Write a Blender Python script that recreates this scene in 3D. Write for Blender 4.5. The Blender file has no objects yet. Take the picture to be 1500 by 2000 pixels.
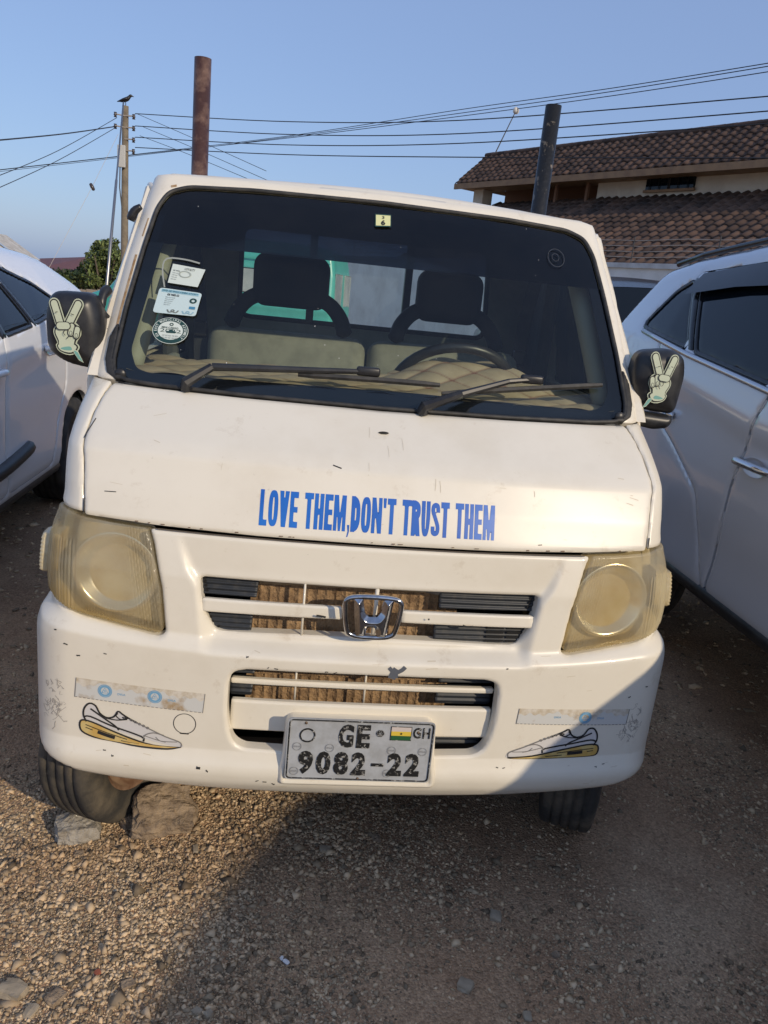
import bpy, bmesh, math, random
import numpy as np
from mathutils import Vector, Matrix, noise as mnoise
from mathutils.geometry import tessellate_polygon
random.seed(7); rng = np.random.default_rng(7)
sc = bpy.context.scene
col = sc.collection
R = math.radians

# ------------------------------------------------------------------ camera
CAM_POS = (-.2009, -1.6387, 1.4381); YAW, PITCH, ROLL = .1223, -.2751, .1021
cam = bpy.data.cameras.new('camera'); camo = bpy.data.objects.new('camera', cam); col.objects.link(camo)
f = Vector((math.sin(YAW)*math.cos(PITCH), math.cos(YAW)*math.cos(PITCH), math.sin(PITCH)))
r0 = Vector((math.cos(YAW), -math.sin(YAW), 0)); u0 = r0.cross(f)
rr = r0*math.cos(ROLL) + u0*math.sin(ROLL); uu = -r0*math.sin(ROLL) + u0*math.cos(ROLL)
camo.matrix_world = Matrix(((rr.x, uu.x, -f.x, CAM_POS[0]), (rr.y, uu.y, -f.y, CAM_POS[1]), (rr.z, uu.z, -f.z, CAM_POS[2]), (0, 0, 0, 1)))
cam.sensor_fit = 'HORIZONTAL'; cam.sensor_width = 36; cam.lens = 36*1510.8/1500
cam.clip_start = .02; cam.clip_end = 2000
sc.camera = camo
# ------------------------------------------------------------------ sky and sun
SUN_AZ, SUN_EL = R(37), R(25)         # azimuth measured from -y (behind the camera) towards +x
SUN = Vector((math.sin(SUN_AZ)*math.cos(SUN_EL), -math.cos(SUN_AZ)*math.cos(SUN_EL), math.sin(SUN_EL)))
w = bpy.data.worlds.new('World'); sc.world = w; w.use_nodes = True
nt = w.node_tree; bg = nt.nodes['Background']
sky = nt.nodes.new('ShaderNodeTexSky'); sky.sky_type = 'NISHITA'; sky.sun_disc = False
sky.sun_elevation = SUN_EL; sky.sun_rotation = math.atan2(SUN.x, SUN.y)
sky.air_density = 1.0; sky.dust_density = 1.3; sky.ozone_density = 3.4
hz_ = nt.nodes.new('ShaderNodeMix'); hz_.data_type = 'RGBA'; hz_.inputs[0].default_value = .60; hz_.inputs[7].default_value = (2.0, 2.75, 4.75, 1)   # even humid haze over the whole sky
nt.links.new(sky.outputs[0], hz_.inputs[6]); nt.links.new(hz_.outputs[2], bg.inputs[0]); bg.inputs[1].default_value = .148
sl = bpy.data.lights.new('sun', 'SUN'); slo = bpy.data.objects.new('sun', sl); col.objects.link(slo)
sl.energy = 2.9; sl.angle = R(.6); sl.color = (1, .84, .62)
slo.rotation_euler = SUN.to_track_quat('Z', 'Y').to_euler(); slo.location = (6, -8, 8)
sc.view_settings.view_transform = 'Standard'; sc.view_settings.look = 'None'
sc.view_settings.exposure = 0.0; sc.view_settings.gamma = 1.0

# ------------------------------------------------------------------ helpers
def ray(px, py):                       # direction for a photo pixel; used only to measure where far things stand
    return f + rr*((px-750)/1510.8) - uu*((py-1000)/1510.8)
def at(px, py, d):
    return Vector(CAM_POS) + ray(px, py)*d
def at_z(px, py, z):
    q = ray(px, py); return Vector(CAM_POS) + q*((z-CAM_POS[2])/q.z)

MATS = {}
def M(name, c, rough=.5, metal=0., c2=None, scale=6., lo=.4, hi=.65, bump=0., bscale=60., coat=0., island=0., spec=.5, detail=6.):
    if name in MATS: return MATS[name]
    m = bpy.data.materials.new(name); m.use_nodes = True; n = m.node_tree.nodes; l = m.node_tree.links
    b = n['Principled BSDF']; b.inputs['Roughness'].default_value = rough; b.inputs['Metallic'].default_value = metal
    b.inputs['Base Color'].default_value = (*c, 1); b.inputs['Specular IOR Level'].default_value = spec
    if coat: b.inputs['Coat Weight'].default_value = coat; b.inputs['Coat Roughness'].default_value = .035
    tc = n.new('ShaderNodeTexCoord'); out = None
    if c2:
        t = n.new('ShaderNodeTexNoise'); t.inputs['Scale'].default_value = scale; t.inputs['Detail'].default_value = detail; t.inputs['Roughness'].default_value = .62
        l.new(tc.outputs['Object'], t.inputs['Vector'])
        r_ = n.new('ShaderNodeMapRange'); r_.inputs[1].default_value = lo; r_.inputs[2].default_value = hi; l.new(t.outputs[0], r_.inputs[0])
        x = n.new('ShaderNodeMix'); x.data_type = 'RGBA'; x.inputs[6].default_value = (*c, 1); x.inputs[7].default_value = (*c2, 1)
        l.new(r_.outputs[0], x.inputs[0]); out = x.outputs[2]; l.new(out, b.inputs['Base Color'])
    if island:
        g = n.new('ShaderNodeNewGeometry'); r_ = n.new('ShaderNodeMapRange'); r_.inputs[3].default_value = 1-island; r_.inputs[4].default_value = 1+island
        l.new(g.outputs['Random Per Island'], r_.inputs[0])
        h = n.new('ShaderNodeHueSaturation'); h.inputs['Color'].default_value = (*c, 1)
        if out: l.new(out, h.inputs['Color'])
        l.new(r_.outputs[0], h.inputs['Value']); l.new(h.outputs[0], b.inputs['Base Color'])
    if bump:
        t = n.new('ShaderNodeTexNoise'); t.inputs['Scale'].default_value = bscale; t.inputs['Detail'].default_value = 5
        l.new(tc.outputs['Object'], t.inputs['Vector'])
        bp_ = n.new('ShaderNodeBump'); bp_.inputs['Strength'].default_value = bump; bp_.inputs['Distance'].default_value = .01
        l.new(t.outputs[0], bp_.inputs['Height']); l.new(bp_.outputs[0], b.inputs['Normal'])
    MATS[name] = m; return m
def Mglass(name, tint, refl=.06, body=None, fac=0., rough=.02):
    """thin pane: tinted transparency, a fresnel sheen and, if body is given, a share of solid haze"""
    if name in MATS: return MATS[name]
    m = bpy.data.materials.new(name); m.use_nodes = True; n = m.node_tree.nodes; l = m.node_tree.links
    n.remove(n['Principled BSDF']); o = n['Material Output']
    t = n.new('ShaderNodeBsdfTransparent'); t.inputs[0].default_value = (*tint, 1); last = t.outputs[0]
    if body:
        d = n.new('ShaderNodeBsdfPrincipled'); d.inputs['Base Color'].default_value = (*body, 1); d.inputs['Roughness'].default_value = .35
        x = n.new('ShaderNodeMixShader'); l.new(last, x.inputs[1]); l.new(d.outputs[0], x.inputs[2]); last = x.outputs[0]
        tc = n.new('ShaderNodeTexCoord'); t_ = n.new('ShaderNodeTexNoise'); t_.inputs['Scale'].default_value = 5; t_.inputs['Detail'].default_value = 8; t_.inputs['Roughness'].default_value = .7; l.new(tc.outputs['Object'], t_.inputs['Vector'])
        q_ = n.new('ShaderNodeMapRange'); q_.inputs[1].default_value = .35; q_.inputs[2].default_value = .75; q_.inputs[3].default_value = fac*.3; q_.inputs[4].default_value = fac*3; l.new(t_.outputs[0], q_.inputs[0]); l.new(q_.outputs[0], x.inputs[0])
    g = n.new('ShaderNodeBsdfGlossy'); g.inputs[1].default_value = rough; g.inputs[0].default_value = (1, 1, 1, 1)
    fr = n.new('ShaderNodeFresnel'); fr.inputs[0].default_value = 1.45
    x = n.new('ShaderNodeMixShader'); l.new(fr.outputs[0], x.inputs[0]); l.new(last, x.inputs[1]); l.new(g.outputs[0], x.inputs[2])
    l.new(x.outputs[0], o.inputs[0]); MATS[name] = m; return m

def new_mesh(name, v, fc, smooth=True):
    me = bpy.data.meshes.new(name); me.from_pydata([tuple(map(float, p)) for p in v], [], [tuple(int(i) for i in q) for q in fc])
    me.update()
    if smooth: me.polygons.foreach_set('use_smooth', [True]*len(me.polygons))
    return me
def obj(name, me, mat, parent=None):
    o = bpy.data.objects.new(name, me); col.objects.link(o)
    if mat and not me.materials: me.materials.append(mat)
    if parent: o.parent = parent
    return o
def mk(name, v, fc, mat, parent=None, smooth=True): return obj(name, new_mesh(name, v, fc, smooth), mat, parent)
def tag(o, label, cat=None, group=None, kind=None):
    o['label'] = label
    if cat: o['category'] = cat
    if group: o['group'] = group
    if kind: o['kind'] = kind
    return o
def thing(name, label, cat, loc=(0, 0, 0), rz=0, group=None):
    o = bpy.data.objects.new(name, None); col.objects.link(o); o.location = loc; o.rotation_euler = (0, 0, rz)
    o.empty_display_size = .2
    return tag(o, label, cat, group)
class MB:                              # collects shapes into one mesh
    def __init__(s): s.v = []; s.f = []
    def add(s, v, fc): k = len(s.v); s.v += [tuple(p) for p in v]; s.f += [tuple(i+k for i in q) for q in fc]; return s
    def box(s, a, b, bev=0):
        x0, y0, z0 = a; x1, y1, z1 = b
        return s.add([(x0,y0,z0),(x1,y0,z0),(x1,y1,z0),(x0,y1,z0),(x0,y0,z1),(x1,y0,z1),(x1,y1,z1),(x0,y1,z1)],
                     [(0,3,2,1),(4,5,6,7),(0,1,5,4),(1,2,6,5),(2,3,7,6),(3,0,4,7)])
    def tube(s, pts, rad, n=8, caps=True):
        pts = [Vector(p) for p in pts]; rad = rad if hasattr(rad, '__len__') else [rad]*len(pts); vs = []; fs = []
        prev = None
        for i, p in enumerate(pts):
            t = (pts[min(i+1, len(pts)-1)] - pts[max(i-1, 0)]).normalized()
            if prev is None:
                a = Vector((0, 0, 1)) if abs(t.z) < .9 else Vector((1, 0, 0)); prev = t.cross(a).normalized()
            a = (prev - t*prev.dot(t)).normalized(); b = t.cross(a); prev = a
            for k in range(n):
                q = 2*math.pi*k/n; vs.append(p + a*(math.cos(q)*rad[i]) + b*(math.sin(q)*rad[i]))
        for i in range(len(pts)-1):
            for k in range(n):
                fs.append((i*n+k, i*n+(k+1) % n, (i+1)*n+(k+1) % n, (i+1)*n+k))
        if caps: fs.append(tuple(range(n-1, -1, -1))); fs.append(tuple((len(pts)-1)*n+k for k in range(n)))
        return s.add(vs, fs)
    def lathe(s, prof, M4=Matrix(), n=48, close=False):      # prof: (radius, along x axis)
        vs = []; fs = []; m = len(prof)
        for k in range(n):
            q = 2*math.pi*k/n
            for (rd, ax) in prof: vs.append(M4 @ Vector((ax, rd*math.cos(q), rd*math.sin(q))))
        for k in range(n):
            for i in range(m-1 if not close else m):
                a = k*m+i; b = k*m+(i+1) % m; c = ((k+1) % n)*m+(i+1) % m; d = ((k+1) % n)*m+i; fs.append((a, d, c, b))
        return s.add(vs, fs)
    def build(s, name, mat, parent=None, smooth=False, bevel=0, seg=2):
        me = new_mesh(name, s.v, s.f, smooth)
        if bevel:
            bm = bmesh.new(); bm.from_mesh(me); bmesh.ops.remove_doubles(bm, verts=bm.verts, dist=1e-5)
            bmesh.ops.bevel(bm, geom=[e for e in bm.edges if len(e.link_faces) == 2 and e.calc_face_angle(0) > .6], offset=bevel, segments=seg, affect='EDGES', profile=.5)
            bm.to_mesh(me); bm.free(); me.polygons.foreach_set('use_smooth', [smooth]*len(me.polygons))
        return obj(name, me, mat, parent)

def catmull(P, n=6, closed=False):
    P = [np.array(p, float) for p in P]; out = []; N = len(P)
    for i in range(N if closed else N-1):
        if closed: a, b, c, d = P[(i-1) % N], P[i], P[(i+1) % N], P[(i+2) % N]
        else: a, b, c, d = P[max(i-1, 0)], P[i], P[i+1], P[min(i+2, N-1)]
        for k in range(n):
            t = k/n; out.append(.5*((2*b)+(-a+c)*t+(2*a-5*b+4*c-d)*t*t+(-a+3*b-3*c+d)*t**3))
    if not closed: out.append(P[-1])
    return out
def fillet(P, r, n=5):
    P = [p for i, p in enumerate(P) if math.hypot(p[0]-P[i-1][0], p[1]-P[i-1][1]) > 1e-6]; out = []; N = len(P)
    for i in range(N):
        p = np.array(P[i], float); a = np.array(P[i-1], float)-p; b = np.array(P[(i+1) % N], float)-p
        la, lb = np.linalg.norm(a), np.linalg.norm(b); k = min(r, la*.45, lb*.45); A = p+a/la*k; B = p+b/lb*k
        for j in range(n+1):
            t = j/n; out.append((1-t)**2*A+2*t*(1-t)*p+t*t*B)
    return out
def mirror(P): return list(P)+[(-x, y) for x, y in reversed(P) if abs(x) > 1e-6]
def poly_sdf(P):
    P = np.array(P, float); A = P; B = np.roll(P, -1, 0)
    def fn(U, V):
        d = np.full(U.shape, 1e9); ins = np.zeros(U.shape, bool)
        for (ax, ay), (bx, by) in zip(A, B):
            ex, ey = bx-ax, by-ay; L = ex*ex+ey*ey
            if L < 1e-14: continue
            t = np.clip(((U-ax)*ex+(V-ay)*ey)/L, 0, 1); d = np.minimum(d, (U-ax-t*ex)**2+(V-ay-t*ey)**2)
            c = ((ay > V) != (by > V))
            if abs(ey) > 1e-12: ins ^= c & (U < ex*(V-ay)/ey+ax)
        d = np.sqrt(d); return np.where(ins, -d, d)
    return fn
def circ_sdf(cx, cy, r): return lambda U, V: np.hypot(U-cx, V-cy)-r
def cut(a, *bs):
    def fn(U, V):
        d = a(U, V)
        for b in bs: d = np.maximum(d, -b(U, V))
        return d
    return fn
def inter(a, b): return lambda U, V: np.maximum(a(U, V), b(U, V))
def grow(a, g): return lambda U, V: a(U, V)-g
def sstep(x): x = np.clip(x, 0, 1); return x*x*(3-2*x)
def rollf(d, r):                       # how far a rounded edge of radius r falls back at distance d (<=0) from the rim
    if r <= 0: return np.zeros_like(d)
    t = np.clip(1+d/r, 0, 1); return r*(1-np.sqrt(np.maximum(1-t*t, 0)))
def panel_mesh(name, sdf, pos, box, h, thick=.01):
    """sheet cut out of the surface pos(u, v, d, back) where sdf < 0, with a folded rim of depth thick"""
    u0_, u1_, v0_, v1_ = box; h = h if hasattr(h, '__len__') else (h, h)
    nu = int(round((u1_-u0_)/h[0]))+1; nv = int(round((v1_-v0_)/h[1]))+1
    U, V = np.meshgrid(np.linspace(u0_, u1_, nu), np.linspace(v0_, v1_, nv)); D = sdf(U, V)
    neg = D < -1e-6; keep = neg[:-1, :-1] | neg[1:, :-1] | neg[:-1, 1:] | neg[1:, 1:]
    used = np.zeros(U.shape, bool)
    for a, b in ((0, 0), (1, 0), (0, 1), (1, 1)): used[a:a+keep.shape[0], b:b+keep.shape[1]] |= keep
    U = U.copy(); V = V.copy()
    for it in range(4):
        I = used & (D > 0)
        if not I.any(): break
        e = 2e-4; p, q = U[I], V[I]; d0 = sdf(p, q); gx = (sdf(p+e, q)-sdf(p-e, q))/(2*e); gy = (sdf(p, q+e)-sdf(p, q-e))/(2*e)
        g2 = np.maximum(gx*gx+gy*gy, .25); s_ = np.clip(d0, 0, max(h)*1.5)
        U[I] = p-s_*gx/g2; V[I] = q-s_*gy/g2; D[I] = np.where(np.abs(d0) < 2e-5, 0, sdf(U[I], V[I]))
    D = np.minimum(D, 0); idx = -np.ones(U.shape, int); idx[used] = np.arange(used.sum())
    x, y, z = pos(U[used], V[used], D[used], 0.); vs = np.stack([x, y, z], 1)
    fs = np.stack([idx[:-1, :-1][keep], idx[:-1, 1:][keep], idx[1:, 1:][keep], idx[1:, :-1][keep]], 1)
    verts = vs; faces = [tuple(q) for q in fs]
    if thick:
        E = np.concatenate([fs[:, [0, 1]], fs[:, [1, 2]], fs[:, [2, 3]], fs[:, [3, 0]]]); key = np.sort(E, 1); key = key[:, 0]*10**7+key[:, 1]
        un, inv, cnt = np.unique(key, return_inverse=True, return_counts=True); be = E[cnt[inv] == 1]
        bv = np.unique(be); mp = {b: i for i, b in enumerate(bv)}; uu_ = U[used][bv]; vv_ = V[used][bv]; dd_ = D[used][bv]
        x, y, z = pos(uu_, vv_, dd_, thick); n0 = len(vs); k = len(bv)
        verts = np.concatenate([vs, vs[bv], np.stack([x, y, z], 1)])
        faces += [(n0+mp[b], n0+mp[a], n0+k+mp[a], n0+k+mp[b]) for a, b in be]
    return new_mesh(name, verts, faces)
def panel(name, sdf, pos, box, h, mat, parent=None, thick=.01): return obj(name, panel_mesh(name, sdf, pos, box, h, thick), mat, parent)

_txt = {}
def text2d(s, bold=0., ext=0.):
    """flat mesh of a line of lettering, baseline at 0, cap height 1, from the built-in font"""
    k = (s, bold, ext)
    if k in _txt: return _txt[k]
    c = bpy.data.curves.new('lettering', 'FONT'); c.body = s; c.size = 1; c.offset = bold; c.resolution_u = 3
    o = bpy.data.objects.new('lettering', c); col.objects.link(o); dg = bpy.context.evaluated_depsgraph_get(); dg.update()
    me = bpy.data.meshes.new_from_object(o.evaluated_get(dg)); v = [p.co.copy() for p in me.vertices]; fc = [tuple(p.vertices) for p in me.polygons]
    bpy.data.objects.remove(o); bpy.data.curves.remove(c); bpy.data.meshes.remove(me)
    v = np.array([(p.x/.729, p.y/.729) for p in v]) if v else np.zeros((0, 2))
    _txt[k] = (v, fc); return v, fc
def fit_text(s, x0, y0, x1, y1, bold=0.):    # stretched to fill a rectangle
    v, fc = text2d(s, bold); a = v.min(0); b = v.max(0); q = (v-a)/(b-a)
    return np.stack([x0+q[:, 0]*(x1-x0), y0+q[:, 1]*(y1-y0)], 1), fc

# ------------------------------------------------------------------ the truck's skin
def table(pts, k=.010, n=1200):
    pts = np.array(pts, float); xs = np.linspace(pts[0, 0], pts[-1, 0], n); ys = np.interp(xs, pts[:, 0], pts[:, 1])
    m = max(1, int(k/(xs[1]-xs[0])))
    if m > 1:
        pad = np.concatenate([2*ys[0]-ys[m:0:-1], ys, 2*ys[-1]-ys[-2:-m-2:-1]]); ker = np.hanning(2*m+1); ker /= ker.sum(); ys = np.convolve(pad, ker, 'valid')
    return lambda x: np.interp(x, xs, ys)
YP = table([(.15,.08),(.24,.045),(.265,.012),(.29,-.006),(.315,-.012),(.335,-.004),(.36,.004),(.45,.004),(.60,.003),(.66,.004),(.78,.012),(.885,.036),(.90,.04),(.96,.062),(1.035,.098),(1.06,.128),(1.165,.285),(1.175,.296),(1.65,.70),(1.76,.80)])
WP = table([(.15,.70),(.25,.738),(.29,.756),(.36,.766),(.62,.766),(.66,.752),(.75,.758),(.85,.752),(.885,.738),(.93,.732),(1.0,.736),(1.1,.734),(1.165,.722),(1.3,.712),(1.45,.698),(1.66,.664),(1.76,.65)], .03)
RP = table([(.15,.09),(.36,.095),(.62,.10),(.9,.095),(1.1,.085),(1.2,.062),(1.76,.06)], .03)
KB = .05; PB = 2.5
def skin(u, v, off=0.):
    u = np.asarray(u, float); v = np.asarray(v, float); s = np.sign(u); a_ = np.abs(u); W = WP(v); r = RP(v)
    A = W-.86*r; th0 = np.arctan(KB*PB/.7*(A/.7)**(PB-1)); c = np.minimum(a_, A); sl = np.maximum(a_-A, 0); L = r*(math.pi/2-th0)
    th = np.where(a_ < A, np.arctan(KB*PB/.7*(c/.7)**(PB-1)), th0+np.minimum(sl, L)/r)
    x = np.where(a_ < A, a_, A+r*(np.sin(th)-np.sin(th0)))
    y = KB*(c/.7)**PB+np.where(a_ < A, 0, r*(np.cos(th0)-np.cos(th)))+np.maximum(sl-L, 0)+YP(v)
    dy = (YP(v+.004)-YP(v-.004))/.008
    nx, ny, nz = np.sin(th), -np.cos(th), dy*np.cos(th); n = np.sqrt(nx*nx+ny*ny+nz*nz)
    return s*(x+off*nx/n), y+off*ny/n, v+off*nz/n
def SK(off=0., roll=.006):
    return lambda U, V, D, back: skin(U, V, (off(U, V) if callable(off) else off)-rollf(D, roll)-back)

paint = M('cream_white_paint', (.76, .71, .60), .36, c2=(.69, .63, .51), scale=3.2, lo=.48, hi=.78, coat=.25, bump=.012, bscale=9)
# grime and chips on the truck's paint: stains and specks with shapes of their own
def add_grime(m):
    n = m.node_tree.nodes; l = m.node_tree.links; b = n['Principled BSDF']; src = b.inputs['Base Color'].links[0].from_socket; tc = next(x for x in n if x.type == 'TEX_COORD')
    for sc_, lo, hi, c, amt in ((2.2, .50, .80, (.56, .50, .40), .35), (14, .60, .74, (.46, .37, .25), .42), (46, .68, .74, (.28, .22, .15), .55), (90, .735, .75, (.05, .045, .04), .9)):
        t = n.new('ShaderNodeTexNoise'); t.inputs['Scale'].default_value = sc_; t.inputs['Detail'].default_value = 7; t.inputs['Roughness'].default_value = .7
        l.new(tc.outputs['Object'], t.inputs['Vector'])
        r_ = n.new('ShaderNodeMapRange'); r_.inputs[1].default_value = lo; r_.inputs[2].default_value = hi; r_.inputs[4].default_value = amt; l.new(t.outputs[0], r_.inputs[0])
        x = n.new('ShaderNodeMix'); x.data_type = 'RGBA'; x.inputs[7].default_value = (*c, 1); l.new(src, x.inputs[6]); l.new(r_.outputs[0], x.inputs[0]); src = x.outputs[2]
    l.new(src, b.inputs['Base Color'])
add_grime(paint)
black = M('black_plastic', (.012, .012, .014), .38, c2=(.03, .03, .03), scale=20)
rubber = M('black_rubber', (.018, .018, .018), .6, c2=(.05, .047, .042), scale=25)
dark = M('dark_cavity', (.006, .006, .006), .9)
greyp = M('grey_grille_plastic', (.022, .026, .032), .5, c2=(.07, .065, .055), scale=40, lo=.52, hi=.8)
chrome = M('chrome', (.55, .55, .56), .12, metal=1., c2=(.32, .31, .30), scale=30)
T = thing('mini_truck', 'dirty cream white mini truck with blue lettering across its front panel', 'truck')

# bumper and nose in one moulding
def shoulder(U, V):
    vs = .640+.032*(np.abs(U)/.73)**3
    s = .024*sstep((vs-V)/.034)
    hw = np.interp(V, [.62, .70, .76, .80, .88], [.392, .402, .41, .435, .462]); amp = np.interp(V, [.612, .635, .70, .80, .875], [0, .022, .02, .012, 0])
    wd = np.interp(V, [.6, .72, .87], [.034, .030, .018])
    return s-amp*sstep((hw-np.abs(U))/wd)
bump_half = [(0,.250),(.35,.260),(.57,.273),(.66,.283),(.72,.30),(.80,.325),(.93,.335),(.93,.715),(.86,.712),(.80,.708),(.74,.692),(.708,.674),(.66,.661),(.566,.646),(.484,.6345),(.470,.641),(.482,.748),(.505,.849),(.5155,.8795),(.40,.878),(.2,.876),(0,.8755)]
gr_up = [(0,.7785),(.24,.7805),(.400,.782),(.394,.732),(.383,.691),(.362,.651),(.34,.647),(.18,.651),(0,.6515)]
gr_lo = [(0,.578),(.285,.577),(.312,.568),(.319,.54),(.320,.47),(.314,.42),(.302,.385),(.278,.3695),(0,.362)]
s_up = poly_sdf(fillet(mirror(gr_up), .012)); s_lo = poly_sdf(fillet(mirror(gr_lo), .02))
s_b = poly_sdf(fillet(mirror(bump_half), .007, 3))
bumper = panel('front_bumper', cut(s_b, s_up, s_lo), SK(shoulder, .007), (-.94, .94, .245, .885), .0055, paint, T, .028)
# hood panel, cab corners, screen frame
hood_half = [(0,.8825),(.28,.884),(.508,.889),(.664,.896),(.676,1.0),(.688,1.05),(.684,1.10),(.672,1.14),(.657,1.164),(.56,1.162),(.31,1.1585),(0,1.157)]
s_h = poly_sdf(fillet(mirror(hood_half), .006, 3))
hood_off = lambda U, V: .0015*np.sin(U*9+V*14)*np.sin(V*21+1)
hood = panel('front_panel', s_h, SK(hood_off, .004), (-.70, .70, .875, 1.17), .0065, paint, T, .02)
glass_half = [(0,1.161),(.31,1.163),(.56,1.1665),(.635,1.171),(.662,1.186),(.669,1.215),(.662,1.34),(.645,1.49),(.628,1.60),(.604,1.648),(.55,1.668),(.37,1.678),(0,1.684)]
s_g = poly_sdf(fillet(mirror(glass_half), .02))
for s in (-1, 1):
    P = [(.668,.9015),(.74,.902),(.90,.905),(1.02,.91),(1.02,1.168),(.69,1.168),(.662,1.166),(.676,1.14),(.688,1.10),(.692,1.05),(.680,1.0)]
    o = panel('cab_corner', poly_sdf(fillet([(s*a, b) for a, b in P][::s], .006, 3)), SK(0, .004), (min(s*.66, s*1.03), max(s*.66, s*1.03), .895, 1.175), .0075, paint, T, .02)
    panel('fender', cut(poly_sdf([(s*a, b) for a, b in [(.85,.345),(1.04,.345),(1.04,.898),(.85,.898)]][::s]), circ_sdf(s*1.0, .213, .325)), SK(-.006, .003), (min(s*.84, s*1.05), max(s*.84, s*1.05), .33, .905), .012, paint, T, .02)
frame_half = [(.40,1.665),(.60,1.60),(.655,1.173),(.69,1.171),(1.0,1.171),(.98,1.19),(.80,1.19),(.745,1.40),(.712,1.69),(.60,1.705),(0,1.715),(0,1.67)]
s_fr = poly_sdf(mirror([(0,1.715),(.60,1.705),(.712,1.69),(.745,1.40),(.79,1.20),(1.0,1.19),(1.0,1.171),(.60,1.171),(.55,1.5),(.4,1.64),(0,1.66)]))
screen_frame = panel('windshield_frame', cut(s_fr, grow(s_g, .002)), SK(0, .004), (-1.02, 1.02, 1.165, 1.72), .008, paint, T, .02)
# roof: height field over plan
s_rf = poly_sdf(fillet([(-.60,.775),(-.45,.752),(-.25,.739),(0,.735),(.25,.739),(.45,.752),(.60,.775),(.662,.82),(.668,1.36),(-.668,1.36),(-.662,.82)], .06, 6))
def roof_pos(U, V, D, back):
    return U, V, 1.724-.018*(U/.66)**2-rollf(D, .062)-back+.0022*np.sin(U*7+1)*np.exp(-((V-.80)/.08)**2)
roof = panel('roof', s_rf, roof_pos, (-.68, .68, .72, 1.38), .012, paint, T, .012)
for s in (-1, 1):                       # rain gutters with their curled front ends
    pts = [(s*.585,.748,1.652),(s*.640,.775,1.655),(s*.672,.83,1.668),(s*.682,.95,1.675),(s*.684,1.36,1.675)]
    MB().tube(catmull(pts, 5), .0095, 8).build('rain_gutter', paint, T, True)
# glass, ceramic border, sun strip, rubber seal
wglass = Mglass('windshield_glass', (.88, .94, .89), body=(.42, .40, .36), fac=.005)
panel('windshield', s_g, SK(-.004, 0), (-.68, .68, 1.155, 1.69), .012, wglass, T, 0)
s_in = poly_sdf(fillet([(-.578,1.194),(-.35,1.198),(.07,1.204),(.574,1.196),(.606,1.209),(.627,1.247),(.606,1.515),(-.597,1.515),(-.632,1.242),(-.612,1.202)], .012))
s_strip = poly_sdf([(-.70,1.512),(.70,1.512),(.70,1.72),(-.70,1.72)])
frit = M('black_glass_border', (.006, .008, .014), .12)
panel('glass_border', cut(grow(s_g, -.001), s_in, s_strip), SK(-.0065, 0), (-.68, .68, 1.155, 1.69), .008, frit, T, 0)
strip_m = Mglass('sun_strip_film', (.012, .016, .03))
panel('sun_strip', inter(grow(s_g, -.002), s_strip), SK(-.0075, 0), (-.68, .68, 1.50, 1.69), .012, strip_m, T, 0)
def edge_tube(P2, off, rad, name, mat, n=6):
    P2 = np.array(P2 + P2[:1]); x, y, z = skin(P2[:, 0], P2[:, 1], off); MB().tube(list(zip(x, y, z)), rad, n, False).build(name, mat, T, True)
edge_tube([tuple(p) for p in fillet(mirror([(a, b) for a, b in glass_half]), .02)], .0, .0058, 'windshield_seal', rubber)
for s in (-1, 1):                       # black plastic trim in the lower corners of the screen
    P = [(.618,1.1705),(.655,1.1705),(.679,1.182),(.690,1.21),(.690,1.262),(.673,1.30),(.668,1.262),(.668,1.215),(.660,1.188),(.64,1.178)]
    panel('corner_trim', poly_sdf([(s*a, b) for a, b in P][::s]), SK(.006, .004), (min(s*.6, s*.7), max(s*.6, s*.7), 1.16, 1.31), .004, rubber, T, .012)
    x, y, z = skin(s*.643, 1.180, .004)
    MB().lathe([(.0, -.004), (.012, -.004), (.014, 0), (.010, .004), (0, .001)], Matrix.Translation((x, y, z)) @ Matrix.Rotation(R(90), 4, 'Z'), 14).build('trim_plug', black, T, True)
panel('cowl_strip', poly_sdf(mirror([(0,1.147),(.60,1.152),(.655,1.164),(.64,1.173),(.56,1.169),(.31,1.166),(0,1.164)])), SK(-.006, .002), (-.67, .67, 1.14, 1.18), (.012, .004), rubber, T, .03)

# cab sides, back wall, floor: what a step to the side would show
GZ = -.045                              # the yard's level at the truck
WC = {-1: Vector((-.630, .335, GZ+.258)), 1: Vector((.70, .335, GZ+.258))}       # front wheel centres
def side_pos(s, x0):
    return lambda U, V, D, back: (s*(x0-.055*np.maximum(V-1.17, 0)/.5-.012*np.maximum(.6-V, 0)-rollf(D, .006)-back), U, V)
for s in (-1, 1):
    d_ = cut(poly_sdf(fillet([(.415,1.168),(.415,.905),(.30,.72),(.30,.60),(.70,.60),(.70,.36),(1.33,.36),(1.34,1.168)], .02)), circ_sdf(.335, .213, .335))
    door = panel('door', d_, side_pos(s, .745), (.28, 1.36, .34, 1.19), .014, paint, T, .02)
    MB().box((s*.748-.012, 1.16, 1.03), (s*.748+.012, 1.28, 1.055)).build('handle', black, door, False, .005)
    panel('door_window', poly_sdf(fillet([(.47,1.185),(.85,1.60),(1.27,1.615),(1.27,1.185)], .03)), side_pos(s, .728), (.42, 1.30, 1.17, 1.64), .02, Mglass('side_glass', (.30, .34, .32)), T, 0)
    panel('door_frame', cut(poly_sdf([(.36,1.171),(.80,1.665),(1.34,1.68),(1.34,1.171)]), poly_sdf(fillet([(.47,1.187),(.85,1.598),(1.26,1.613),(1.26,1.187)], .03))), side_pos(s, .735), (.34, 1.36, 1.165, 1.69), .014, paint, T, .03)
ow = poly_sdf(fillet([(-.445,1.305),(.475,1.305),(.455,1.62),(-.445,1.62)], .045))
trim = M('grey_cab_lining', (.28, .29, .26), .7, c2=(.22, .225, .20), scale=8)
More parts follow.
